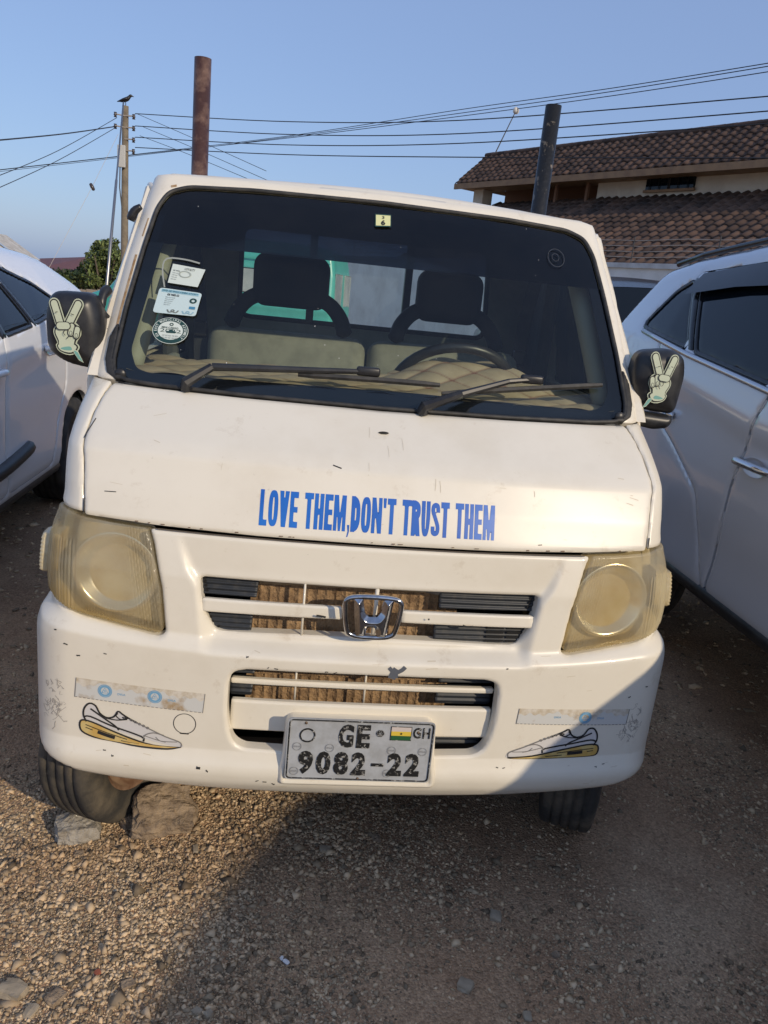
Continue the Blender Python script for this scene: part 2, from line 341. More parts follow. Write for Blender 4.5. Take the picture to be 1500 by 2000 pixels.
panel('cab_back_wall', cut(poly_sdf(fillet([(-.70,.42),(.70,.42),(.66,1.69),(-.66,1.69)], .05)), ow), lambda U, V, D, back: (U, 1.315+rollf(D, .01)*0+back, V), (-.72, .72, .4, 1.7), .018, trim, T, .03)
rw = panel('rear_window', ow, lambda U, V, D, back: (U, 1.335+0*U, V), (-.46, .48, 1.29, 1.63), .03, Mglass('rear_glass', (.95, .97, .95)), T, 0)
fb = MB(); loop = [(a, 1.322, b) for a, b in fillet([(-.445,1.305),(.475,1.305),(.455,1.62),(-.445,1.62)], .045)]; fb.tube(loop+loop[:1], .011, 6, False)
fb.build('window_rubber', rubber, rw, True)
for x in (-.188, .165): MB().box((x-.014, 1.312, 1.30), (x+.014, 1.342, 1.625)).build('window_bar', black, rw, False, .004)
MB().box((-.70, .10, .36), (.70, 1.33, .42)).box((-.68, .40, .42), (.68, .43, 1.0)).build('cab_floor', dark, T)
MB().box((-.62, .775, 1.655), (.62, 1.33, 1.67)).build('headliner', M('grey_headliner', (.22, .22, .20), .8), T)
for s in (-1, 1):                       # pale pillar linings inside the screen
    pts = [(s*.640,.455,1.19),(s*.622,.595,1.36),(s*.600,.745,1.54),(s*.585,.83,1.64)]
    MB().tube(catmull(pts, 4), [.028]*13, 8).build('pillar_lining', M('pale_lining', (.30, .31, .25), .7), T, True)
    MB().box((s*.64-.02, .45, .45), (s*.64+.02, 1.32, 1.17)).build('door_lining', trim, T, False, .015)
    b = MB().box((s*.655-.03, 1.12, .5), (s*.655+.03, 1.28, 1.66)).build('door_pillar', M('dark_lining', (.05, .055, .055), .7), T, False, .02)
    pts = [(s*.60,1.14,1.60),(s*.565,1.10,1.40),(s*.545,1.06,1.25),(s*.53,1.02,1.05)]
    bl = MB()
    for i in range(len(pts)-1):
        (x0, y0, z0), (x1, y1, z1) = pts[i], pts[i+1]; bl.add([(x0-.024,y0,z0),(x0+.024,y0,z0),(x1+.024,y1,z1),(x1-.024,y1,z1)], [(0,1,2,3)])
    belt = bl.build('seat_belt', black, T)
    MB().box((s*.545-.022, 1.035, 1.24), (s*.545+.022, 1.055, 1.29)).build('belt_buckle', black, belt, False, .006)

# dashboard with a quilted cover
fab = M('quilted_beige_cover', (.42, .34, .235), .8, c2=(.34, .27, .185), scale=14)
def quilt_mat():
    m = fab; n = m.node_tree.nodes; l = m.node_tree.links; b = n['Principled BSDF']; src = b.inputs['Base Color'].links[0].from_socket
    tc = next(x for x in n if x.type == 'TEX_COORD'); sp = n.new('ShaderNodeSeparateXYZ'); l.new(tc.outputs['UV'], sp.inputs[0])
    v = n.new('ShaderNodeAttribute'); v.attribute_name = 'stitch'
    x = n.new('ShaderNodeMix'); x.data_type = 'RGBA'; x.inputs[7].default_value = (.20, .085, .06, 1); l.new(src, x.inputs[6]); l.new(v.outputs['Fac'], x.inputs[0]); l.new(x.outputs[2], b.inputs['Base Color'])
quilt_mat()
nx, ny = 300, 70; X, S = np.meshgrid(np.linspace(-.635, .635, nx), np.linspace(0, 1, ny))
yf = .318+KB*(np.abs(X)/.7)**PB; yb = np.where(X < .05, .70, .70+.05*np.exp(-((X-.32)/.25)**2)); Yd = yf+(yb-yf)*S
hump = .062*sstep((.30-np.abs(X-.30))/.22)*sstep((S-.25)/.6)
Zd = 1.186+.010*S+hump-.03*sstep((S-.93)/.07)
p_ = X/.074; q_ = Yd/.060; ca = np.abs(np.sin(math.pi*(p_+q_)/2)); cb = np.abs(np.sin(math.pi*(p_-q_)/2)); st = np.minimum(ca, cb)
Zd = Zd+.011*np.sqrt(np.clip(ca*cb, 0, 1)); stitch = np.exp(-(st/.10)**2)*.75+.55*np.exp(-((ca**2+cb**2)/.10))
idx = np.arange(nx*ny).reshape(ny, nx); fq = np.stack([idx[:-1, :-1], idx[:-1, 1:], idx[1:, 1:], idx[1:, :-1]], -1).reshape(-1, 4)
cov = mk('dashboard_cover', np.stack([X.ravel(), Yd.ravel(), Zd.ravel()], 1), fq, fab, T)
at_ = cov.data.attributes.new('stitch', 'FLOAT', 'POINT'); at_.data.foreach_set('value', np.clip(stitch, 0, 1).ravel().astype(np.float32))
MB().box((-.64, .32, .80), (.64, .70, 1.172)).build('dashboard', M('dark_dash', (.035, .037, .036), .6), T, False, .02)
# steering wheel
sm = Matrix.Translation((.262, .735, 1.165)) @ Matrix.Rotation(R(40), 4, 'X')
ring = [sm @ Vector((.186*math.cos(t), 0, .186*math.sin(t))) for t in np.linspace(0, 2*math.pi, 41)]
b = MB().tube(ring, .0155, 10, False).build('steering_wheel', black, T, True)
sp = MB()
for a in (25, 155, 270): sp.tube([sm @ Vector((0, -.02, 0)), sm @ Vector((.09*math.cos(R(a)), -.018, .09*math.sin(R(a)))), sm @ Vector((.18*math.cos(R(a)), 0, .18*math.sin(R(a))))], [.03, .02, .016], 8)
sp.build('spoke', black, b, True)
MB().tube([sm @ Vector((0, .005, 0)), sm @ Vector((0, -.03, 0)), sm @ Vector((0, -.3, -.02))], [.055, .055, .03], 16).build('hub', black, b, True)
# seats
seatg = M('grey_green_seat_cloth', (.23, .23, .195), .85, c2=(.18, .18, .155), scale=18); seatb = M('black_seat_cover', (.014, .015, .018), .75)
def rbox(a, b, bev, seg=4):
    return MB().box(a, b), bev, seg
for cx in (-.255, .275):
    st_ = MB().box((cx-.262, .88, .60), (cx+.262, 1.02, 1.285)).build('seat', seatg, T, True, .05, 4)
    st_.matrix_world = Matrix.Translation((0, .95, .6)) @ Matrix.Rotation(R(-9), 4, 'X') @ Matrix.Translation((0, -.95, -.6))
    MB().box((cx-.24, .46, .47), (cx+.24, .98, .64)).build('seat_cushion', seatg, st_, True, .05, 4)
    w_ = .125 if cx < 0 else .113
    hb = MB().box((cx-w_, 1.0, 1.358), (cx+w_, 1.09, 1.527)).build('headrest', seatb, T, True, .042, 5)
    for s in (-1, 1):
        pts = [(cx+s*w_*.72,1.045,1.40),(cx+s*(w_+.012),1.04,1.375),(cx+s*(w_+.045),1.02,1.335),(cx+s*(w_+.062),.995,1.285)]
        MB().tube(catmull(pts, 4), [.02]+[.026]*10+[.027, .012], 10).build('headrest_wing', seatb, hb, True)

# ------------------------------------------------------------------ headlights
lens_m = bpy.data.materials.new('yellowed_lens'); lens_m.use_nodes = True
def build_lens():
    n = lens_m.node_tree.nodes; l = lens_m.node_tree.links; b = n['Principled BSDF']; o = n['Material Output']
    tc = n.new('ShaderNodeTexCoord'); t = n.new('ShaderNodeTexNoise'); t.inputs['Scale'].default_value = 7; t.inputs['Detail'].default_value = 6; l.new(tc.outputs['Object'], t.inputs['Vector'])
    sp = n.new('ShaderNodeSeparateXYZ'); l.new(tc.outputs['Object'], sp.inputs[0])
    mr = n.new('ShaderNodeMapRange'); mr.inputs[1].default_value = .64; mr.inputs[2].default_value = .74; mr.inputs[3].default_value = .22; mr.inputs[4].default_value = 0; l.new(sp.outputs[2], mr.inputs[0])
    ad = n.new('ShaderNodeMath'); l.new(t.outputs[0], ad.inputs[0]); l.new(mr.outputs[0], ad.inputs[1])
    cr = n.new('ShaderNodeValToRGB'); cr.color_ramp.elements[0].position = .38; cr.color_ramp.elements[0].color = (.80, .755, .61, 1); cr.color_ramp.elements[1].position = .75; cr.color_ramp.elements[1].color = (.58, .44, .22, 1)
    l.new(ad.outputs[0], cr.inputs[0]); l.new(cr.outputs[0], b.inputs['Base Color']); b.inputs['Roughness'].default_value = .16; b.inputs['Coat Weight'].default_value = .4; b.inputs['Coat Roughness'].default_value = .1
    tr = n.new('ShaderNodeBsdfTransparent'); tr.inputs[0].default_value = (.97, .92, .76, 1)
    tl = n.new('ShaderNodeBsdfTranslucent'); l.new(cr.outputs[0], tl.inputs[0])
    x0 = n.new('ShaderNodeMixShader'); x0.inputs[0].default_value = .45; l.new(b.outputs[0], x0.inputs[1]); l.new(tl.outputs[0], x0.inputs[2])
    x = n.new('ShaderNodeMixShader'); x.inputs[0].default_value = .43; l.new(tr.outputs[0], x.inputs[1]); l.new(x0.outputs[0], x.inputs[2]); l.new(x.outputs[0], o.inputs[0])
build_lens()
refl = M('dulled_reflector', (.86, .85, .80), .26, metal=1., c2=(.74, .70, .60), scale=8)
amber = M('pale_lens_plastic', (.55, .47, .30), .25, c2=(.42, .33, .17), scale=20, coat=.3)
hl = [(.5215,.8805),(.60,.8845),(.663,.8905),(.70,.8965),(.77,.898),(.825,.885),(.845,.83),(.838,.76),(.815,.718),(.76,.7015),(.712,.6835),(.66,.6705),(.566,.6545),(.485,.6420),(.4755,.648),(.4865,.748),(.5095,.849)]
for s in (-1, 1):
    P = [(s*a, b) for a, b in hl][::s]; sd = poly_sdf(fillet(P, .006))
    bx_ = (min(s*.47, s*.86), max(s*.47, s*.86), .635, .905)
    hs = panel('headlight', grow(sd, .0035), SK(-.052, 0), bx_, .006, M('lamp_housing', (.52, .46, .32), .35, c2=(.38, .30, .17), scale=12), T, 0)
    def lens_off(U, V):
        a = np.abs(U); e = sd(U, V)
        ribs = .0034*np.sin(2*math.pi*a/.0085)*sstep((a-.672)/.012)*sstep((.845-V)/.02)
        ribs = ribs+.0012*np.sin(2*math.pi*a/.0065)*sstep((V-.66-(a-.48)*.16)/-.012+1.6)*(a < .66)
        inner = -.0024*np.sin(2*math.pi*(a-(V-.65)*.16)/.0065)*sstep((.535-(a-(V-.65)*.16))/.02)
        return .005+ribs+inner-.004*np.exp(-(((a-.60)/.075)**2+((V-.768)/.085)**2)**3)
    panel('lens', sd, SK(lens_off, .006), bx_, .0026, lens_m, hs, .05)
    x, y, z = skin(s*.598, .765, -.045); mt = Matrix.Translation((float(x), float(y), float(z))) @ Matrix.Rotation(s*R(6), 4, 'Z') @ Matrix.Rotation(R(90), 4, 'Z') @ Matrix.Diagonal((1, 1.0, 1.0, 1))
    prof = [(.098, -.015), (.092, -.018), (.086, -.012), (.076, .002), (.060, .018), (.040, .029), (.022, .034), (.0, .036)]
    MB().lathe(prof, mt, 40).build('reflector', refl, hs, True)
    MB().lathe([(0, .012), (.007, .014), (.010, .020), (.010, .032)], mt, 20).build('bulb_cap', M('bulb_cap', (.20, .17, .12), .4, metal=.6), hs, True)
    # side lamp that stands out from the corner
    P = [(.790,.735),(.790,.822),(.842,.826),(.842,.720)]
    panel('side_lamp', poly_sdf(fillet([(s*a, b) for a, b in P][::s], .008)), SK(lambda U, V: .026+.0014*np.sin(2*math.pi*V/.009), .007), (min(s*.78, s*.85), max(s*.78, s*.85), .71, .83), .003, amber, hs, .035)

# ------------------------------------------------------------------ grille
yb_ = .085
rad = MB(); n_ = 90; xs = np.linspace(-.285, .215, n_)
vs = []; fs = []
for i, x in enumerate(xs):
    dy = (0, .004, .005, .004)[i % 4]
    vs += [(x, yb_+dy, .36), (x, yb_+dy, .752)]
for i in range(n_-1): fs.append((2*i, 2*i+2, 2*i+3, 2*i+1))
rad.add(vs, fs)
rm = M('muddy_radiator', (.36, .235, .125), .9, c2=(.17, .105, .055), scale=22, lo=.42, hi=.62, bump=.9, bscale=140)
radiator = rad.build('radiator', rm, T)
MB().box((-.285, yb_-.004, .752), (.17, yb_+.03, .80)).build('cross_member', M('dusty_tan_steel', (.36, .26, .14), .7, c2=(.24, .16, .08), scale=15), radiator, False, .004)
for z in (.52, .60): MB().box((-.28, yb_-.006, z), (.21, yb_-.001, z+.012)).build('tank_rail', rm, radiator)
MB().box((-.62, .16, .34), (.62, .20, .84)).box((-.60, .02, .345), (-.56, .18, .62)).box((.56, .02, .345), (.60, .18, .62)).build('front_bulkhead', dark, T)
hose = MB().tube(catmull([(.13,.07,.772),(.17,.065,.768),(.21,.07,.765),(.26,.1,.76)], 5), .013, 10); hose.build('corrugated_hose', M('grey_hose', (.12, .11, .10), .6), T, True)
def wave(n, amp=.0022): return lambda U, V: -.037+amp*np.sign(np.sin(V*n))*np.minimum(np.abs(np.sin(V*n))*2.5, 1)
for P, b in (([(-.408,.784),(-.268,.7815),(-.272,.731),(-.40,.733)], .725), ([(-.395,.697),(-.277,.700),(-.28,.645),(-.36,.643),(-.384,.66)], .64),
             ([(.160,.7805),(.405,.785),(.40,.733),(.162,.731)], .725), ([(.155,.700),(.398,.697),(.388,.665),(.368,.646),(.157,.648)], .64),
             ([(-.322,.572),(-.262,.577),(-.266,.535),(-.322,.535)], .53), ([(-.322,.526),(-.266,.526),(-.27,.478),(-.322,.478)], .475),
             ([(.185,.577),(.322,.575),(.322,.535),(.183,.535)], .53), ([(.182,.526),(.322,.526),(.322,.478),(.18,.478)], .475),
             ([(.155,.405),(.32,.405),(.31,.368),(.155,.362)], .36)):
    P = P if sum((P[i][0]-P[i-1][0])*(P[i][1]+P[i-1][1]) for i in range(len(P))) < 0 else P
    panel('grille_insert', poly_sdf(fillet(P, .004, 3)), SK(wave(480), .002), (min(p[0] for p in P)-.005, max(p[0] for p in P)+.005, b-.005, .79), (.004, .0022), greyp, T, .012)
dots = MB()
for (x, z) in [(-.392,.773),(-.391,.764),(-.389,.754),(-.386,.743),(-.378,.690),(-.375,.679),(-.371,.668),(-.355,.656),(.388,.765),(.386,.755),(.383,.745)]:
    sx, sy, sz = skin(x, z, -.0335); dots.lathe([(0, 0), (.0036, 0), (.0036, -.001)], Matrix.Translation((float(sx), float(sy), float(sz))) @ Matrix.Rotation(R(-90), 4, 'Z'), 10)
dots.build('vent_holes', dark, T)['kind'] = 'stuff'
sl_ = MB()
for i in range(4):
    for j in range(2):
        a = .285+j*.052; z = .687-i*.0115
        q = [skin(a, z, -.0325), skin(a+.044, z, -.0325), skin(a+.044, z+.0062, -.0325), skin(a, z+.0062, -.0325)]
        sl_.add([tuple(map(float, p)) for p in q], [(0, 1, 2, 3)])
sl_.build('vent_slots', dark, T)['kind'] = 'stuff'
def bar(P, name='grille_bar', off=-.010, th=.009, roll=.004):
    us = [p[0] for p in P]; vs = [p[1] for p in P]
    return panel(name, poly_sdf(fillet(P, .004, 3)), SK(off, roll), (min(us)-.004, max(us)+.004, min(vs)-.004, max(vs)+.004), (.008, .003), paint, T, th)
bar([(-.394,.6985),(-.070,.7005),(-.072,.7305),(-.392,.7305)]); bar([(.070,.7005),(.398,.6985),(.392,.7285),(.068,.7295)])
bar([(-.318,.522),(.318,.522),(.318,.5365),(-.318,.5365)])
plate_bar = bar([(-.316,.403),(.319,.403),(.318,.4825),(-.314,.4825)], 'plate_bar', -.004, .010, .006)
for x, z0, z1, rd in ((-.160,.645,.785,.0028),(.008,.645,.785,.005),(-.165,.475,.582,.0026),(.002,.475,.582,.0026)):
    MB().tube([(x, .033, z0), (x, .033, z1)], rd, 8).build('grille_rod', paint, T, True)
# chrome H emblem in its rounded frame
em = Matrix.Translation((-.004, -.018, .7255))
out = [(-.060,.042),(-.030,.049),(.030,.049),(.060,.042),(.064,.020),(.056,-.030),(.046,-.044),(.020,-.049),(-.020,-.049),(-.046,-.044),(-.056,-.030),(-.064,.020)]
loop = [em @ Vector((p[0], 0, p[1])) for p in catmull(out, 5, True)]; loop.append(loop[0]); loop.append(loop[1])
emb = MB().tube(loop, .0062, 10, False).build('emblem', chrome, T, True)
embl = poly_sdf(fillet([(-.046,.047),(-.025,.047),(-.0185,.014),(-.011,.003),(.011,.003),(.0185,.014),(.025,.047),(.046,.047),(.041,0),(.035,-.047),(.014,-.047),(.0105,-.029),(.007,-.023),(-.007,-.023),(-.0105,-.029),(-.014,-.047),(-.035,-.047),(-.041,0)], .004, 3))
panel('emblem_letter', embl, lambda U, V, D, b: (U-.004, -.022-.010*np.minimum(-D/.011, 1)+b+0*U, V+.7255), (-.05, .05, -.052, .052), .0016, chrome, emb, .012)

# ------------------------------------------------------------------ number plate
hold = panel('plate_holder', poly_sdf(fillet([(-.192,.289),(.188,.289),(.188,.325),(.180,.36),(.174,.46),(-.182,.46),(-.186,.36),(-.193,.325)], .022)),
             lambda U, V, D, b: (U, -.042+rollf(D, .016)*.9+.006*sstep((-D-.010)/.006)+b, V), (-.21, .21, .28, .475), .004, paint, T, .05)
PX0, PX1, PZ0, PZ1, PY = -.1770, .1690, .3155, .4785, -.0475
pm = M('plate_silver', (.42, .44, .46), .38, c2=(.34, .35, .355), scale=30, coat=.2)
plate = panel('number_plate', poly_sdf(fillet([(PX0,PZ0),(PX1,PZ0),(PX1,PZ1),(PX0,PZ1)], .012)), lambda U, V, D, b: (U, PY-.0015*sstep(1-(-D)/.006)+b, V), (PX0-.002, PX1+.002, PZ0-.002, PZ1+.002), .003, pm, T, .003)
pblk = M('worn_black_print', (.012, .012, .012), .5, c2=(.35, .34, .31), scale=150, lo=.56, hi=.64)
def flat(name, v2, fc, y, mat, parent, th=0.):
    b = MB()
    if th:
        n0 = len(v2); vs = [(p[0], y, p[1]) for p in v2]+[(p[0], y+th, p[1]) for p in v2]
        cnt = {}
        for q in fc:
            for i in range(len(q)):
                e = (q[i], q[(i+1) % len(q)]); cnt[tuple(sorted(e))] = cnt.get(tuple(sorted(e)), [])+[e]
        sd_ = [(e[0][1], e[0][0], e[0][0]+n0, e[0][1]+n0) for e in cnt.values() if len(e) == 1]
        b.add(vs, list(fc)+sd_)
    else: b.add([(p[0], y, p[1]) for p in v2], fc)
    return b.build(name, mat, parent)
def P2(x, y): return PX0+(PX1-PX0)*x, PZ0+(PZ1-PZ0)*y       # plate fraction to metres
def ptext(s, x0, y0, x1, y1, bold=.02, mat=None, dy=.0022, th=.002):
    a = P2(x0, y0); c = P2(x1, y1); v, fc = fit_text(s, a[0], a[1], c[0], c[1], bold); flat('plate_lettering', v, fc, PY-dy, mat or pblk, plate, th)
ptext('G', .345, .55, .447, .925, .04); ptext('E', .468, .55, .560, .925, .04); ptext('G', .852, .74, .905, .91, .012); ptext('H', .918, .74, .968, .91, .012)
for i, ch in enumerate('9082'): ptext(ch, .085+.121*i, .095, .185+.121*i, .475, .045)
ptext('-', .585, .255, .67, .30, .04)
for i in range(2): ptext('2', .695+.124*i, .10, .798+.124*i, .48, .045)
def ring2d(cx, cz, r, wd, n=28):
    v = []; fc = []
    for k in range(n): a = 2*math.pi*k/n; v += [(cx+r*math.cos(a), cz+r*math.sin(a)), (cx+(r-wd)*math.cos(a), cz+(r-wd)*math.sin(a))]
    return v, [(2*k, 2*((k+1) % n), 2*((k+1) % n)+1, 2*k+1) for k in range(n)]
v, fc = ring2d(*P2(.135, .73), .0185, .0032); flat('plate_ring', v, fc, PY-.0022, pblk, plate, .002)
faint = M('faint_grey_print', (.22, .22, .22), .6)
for (x, y) in ((.07,.545),(.29,.535),(.715,.525),(.93,.52),(.06,.14),(.70,.14)):
    c = P2(x, y); v, fc = ring2d(*c, .0105, .0011); flat('plate_seal', v, fc, PY-.0019, faint, plate)
    v, fc = fit_text('DVLA', c[0]-.0075, c[1]-.002, c[0]+.0075, c[1]+.0025, .01); flat('plate_seal_text', v, fc, PY-.0020, faint, plate)
c = P2(.625, .80); v, fc = ring2d(*c, .0095, .0045, 24); flat('plate_rosette', v, fc, PY-.002, faint, plate)
for k in range(6):
    a = k*math.pi/3; v, fc = ring2d(c[0]+.0058*math.cos(a), c[1]+.0058*math.sin(a), .0036, .0022, 10); flat('plate_rosette', v, fc, PY-.0024, pblk, plate)
def rect(name, x0, y0, x1, y1, y, mat, parent): flat(name, [(x0,y0),(x1,y0),(x1,y1),(x0,y1)], [(0,1,2,3)], y, mat, parent)
fx0, fy0 = P2(.70, .705); fx1, fy1 = P2(.835, .915); hz = (fy1-fy0)/3
rect('flag_edge', fx0-.0015, fy0-.0015, fx1+.0015, fy1+.0015, PY-.0019, pblk, plate)
rect('flag_stripe', fx0, fy0+2*hz, fx1, fy1, PY-.0023, M('faded_white', (.60, .52, .47), .5), plate)
rect('flag_stripe', fx0, fy0+hz, fx1, fy0+2*hz, PY-.0023, M('flag_yellow', (.70, .50, .06), .5), plate)
rect('flag_stripe', fx0, fy0, fx1, fy0+hz, PY-.0023, M('flag_green', (.02, .10, .035), .5), plate)
sv = []
for k in range(10): a = math.pi/2+k*math.pi/5; q = .0042 if k % 2 == 0 else .0017; sv.append(((fx0+fx1)/2+q*math.cos(a), fy0+1.5*hz+q*math.sin(a)))
flat('flag_star', sv, [tuple(range(10))], PY-.0026, pblk, plate)
for (x, y) in ((.12,.925),(.5,.035),(.885,.83)):
    c = P2(x, y); MB().lathe([(0, -.0026), (.003, -.002), (.0038, 0)], Matrix.Translation((c[0], PY, c[1])) @ Matrix.Rotation(R(90), 4, 'Z'), 10).build('plate_screw', M('rusty_screw', (.16, .11, .07), .6, metal=.5), plate, True)
b = MB(); lp = [(p[0], PY-.0015, p[1]) for p in fillet([(PX0+.004,PZ0+.004),(PX1-.004,PZ0+.004),(PX1-.004,PZ1-.004),(PX0+.004,PZ1-.004)], .010)]; b.tube(lp+lp[:1], .0018, 5, False); b.build('plate_border', pblk, plate, True)

# ------------------------------------------------------------------ lettering, stickers and marks on the skin
def on_skin(name, v2, fc, off, mat, parent=T):
    v2 = np.array(v2, float); x, y, z = skin(v2[:, 0], v2[:, 1], off(v2[:, 0], v2[:, 1]) if callable(off) else off); return mk(name, np.stack([x, y, z], 1), fc, mat, parent, False)
blue = M('blue_vinyl', (.006, .10, .46), .35, c2=(.012, .15, .56), scale=5, lo=.35, hi=.65)
def glyphs(text, x0, x1, z0, hh, wl, gap, sw, sh):
    """bold condensed capitals as one cut-out outline"""
    W_ = {' ': .46, ',': .34, "'": .36, 'M': 1.36, 'N': 1.14, 'O': 1.06, 'D': 1.02, 'L': .84, 'E': .90, 'T': .98, 'V': 1.06, 'H': 1.04}
    tot = sum(W_.get(c, 1)*wl+gap for c in text)-gap; k = (x1-x0)/tot; parts = []; x = x0
    def P(pts): parts.append(poly_sdf(pts))
    def box(a, b, c, d): P([(a, b), (c, b), (c, d), (a, d)])
    def ringp(a, b, c, d, hole=True):
        t = np.linspace(0, 2*math.pi, 29)[:-1]; cx_, cz_, rx, rz = (a+c)/2, (b+d)/2, (c-a)/2, (d-b)/2; q = lambda r1, r2: [(cx_+r1*np.sign(math.cos(u))*abs(math.cos(u))**.72, cz_+r2*np.sign(math.sin(u))*abs(math.sin(u))**.72) for u in t]
        return cut(poly_sdf(q(rx, rz)), poly_sdf(q(rx-s_, rz-sh)))
    s_ = sw*k
    for c in text:
        w_ = W_.get(c, 1)*wl*k; a, b, e, d = x, z0, x+w_, z0+hh; m_ = (a+e)/2; y2 = z0+hh*.5
        if c == 'L': box(a, b, a+s_, d); box(a, b, e, b+sh)
        if c == 'E': box(a, b, a+s_, d); box(a, b, e, b+sh); box(a, d-sh, e, d); box(a, y2-sh*.42, e-w_*.06, y2+sh*.5)
        if c == 'T': box(m_-s_/2, b, m_+s_/2, d); box(a, d-sh, e, d)
        if c == 'H': box(a, b, a+s_, d); box(e-s_, b, e, d); box(a, y2-sh*.5, e, y2+sh*.5)
        if c == 'V': P([(a, d), (a+s_*1.05, d), (m_, b+hh*.30), (e-s_*1.05, d), (e, d), (m_+s_*.55, b), (m_-s_*.55, b)])
        if c == 'M': P([(a, b), (a+s_*.85, b), (a+s_*.85, d-hh*.38), (m_-s_*.28, b), (m_+s_*.28, b), (e-s_*.85, d-hh*.38), (e-s_*.85, b), (e, b), (e, d), (e-s_*1.1, d), (m_, b+hh*.42), (a+s_*1.1, d), (a, d)])
        if c == 'N': P([(a, b), (a+s_*.9, b), (a+s_*.9, d-hh*.36), (e-s_*1.0, b), (e, b), (e, d), (e-s_*.9, d), (e-s_*.9, b+hh*.36), (a+s_*1.0, d), (a, d)])
        if c == 'O': parts.append(ringp(a, b, e, d))
        if c == 'D': parts.append(inter(ringp(a-w_*.9, b, e, d), poly_sdf([(a+s_*.5, b-1), (e+1, b-1), (e+1, d+1), (a+s_*.5, d+1)]))); box(a, b, a+s_, d)
        if c == 'U': parts.append(inter(ringp(a, b, e, d+hh*.6), poly_sdf([(a-1, b-1), (e+1, b-1), (e+1, d), (a-1, d)])))
        if c == 'R': box(a, b, a+s_, d); parts.append(inter(ringp(a-w_*.9, b+hh*.44, e, d), poly_sdf([(a+s_*.5, b-1), (e+1, b-1), (e+1, d+1), (a+s_*.5, d+1)]))); P([(m_-s_*.2, b+hh*.50), (m_+s_*.75, b+hh*.50), (e+s_*.05, b), (e-s_*1.0, b)])
        if c == 'S':
            q = catmull([(a+s_*.5, b+hh*.30), (a+s_*.6, b+hh*.13), (m_, b+sh*.5), (e-s_*.6, b+hh*.13), (e-s_*.5, b+hh*.30), (m_, b+hh*.52), (a+s_*.5, b+hh*.72), (a+s_*.6, b+hh*.87), (m_, d-sh*.5), (e-s_*.6, b+hh*.87), (e-s_*.5, b+hh*.70)], 5); v_, f_ = ribbon(q, s_*.98, False, 0)
            P([v_[i_] for i_ in range(0, len(v_), 2)]+[v_[i_] for i_ in range(len(v_)-1, 0, -2)])
        if c == ',': P([(a+w_*.2, b+sh*1.1), (e, b+sh*1.1), (e, b), (a+w_*.55, b-sh*.9), (a+w_*.2, b-sh*.9), (a+w_*.5, b)])
        if c == "'": P([(a, d), (e, d), (e-w_*.15, d-hh*.27), (a+w_*.15, d-hh*.27)])
        x += w_+gap*k
    def fn(U, V):
        d_ = parts[0](U, V)
        for p_ in parts[1:]: d_ = np.minimum(d_, p_(U, V))
        return d_
    return fn
def ribbon(P, wd, closed=False, smooth=3):
    P = catmull(P, smooth, closed) if smooth else [np.array(p) for p in P]
    if closed: P.append(P[0])
    P = np.array(P); v = []; fc = []
    for i in range(len(P)):
        t = P[min(i+1, len(P)-1)]-P[max(i-1, 0)]; t = t/(np.linalg.norm(t)+1e-9); n_ = np.array((-t[1], t[0])); v += [P[i]+n_*wd/2, P[i]-n_*wd/2]
    return v, [(2*i, 2*i+1, 2*i+3, 2*i+2) for i in range(len(P)-1)]
panel('lettering', glyphs("LOVE THEM,DON'T TRUST THEM", -.2745, .2705, .9075, .0765, .0170, .0022, .0073, .0130), SK(lambda U, V: hood_off(U, V)+.0007, 0), (-.28, .276, .888, .99), .0014, blue, T, 0)
def bo(k): return lambda U, V: shoulder(U, V)+k
def ribbons(name, lines, off, mat, parent=T, mapf=None):
    V_ = []; F_ = []
    for ln in lines:
        v, fc = ribbon(*ln); k = len(V_); V_ += list(v); F_ += [tuple(i+k for i in q) for q in fc]
    if mapf: return mk(name, [mapf(p) for p in V_], F_, mat, parent, False)
    return on_skin(name, V_, F_, off, mat, parent)
ink = M('black_ink', (.02, .02, .02), .5); ink2 = M('worn_grey_ink', (.20, .19, .18), .6)
shoe_f = M('shoe_sticker_white', (.62, .60, .58), .45); sole_y = M('shoe_sole_tan', (.56, .36, .10), .5, c2=(.60, .46, .19), scale=18, lo=.45, hi=.55)
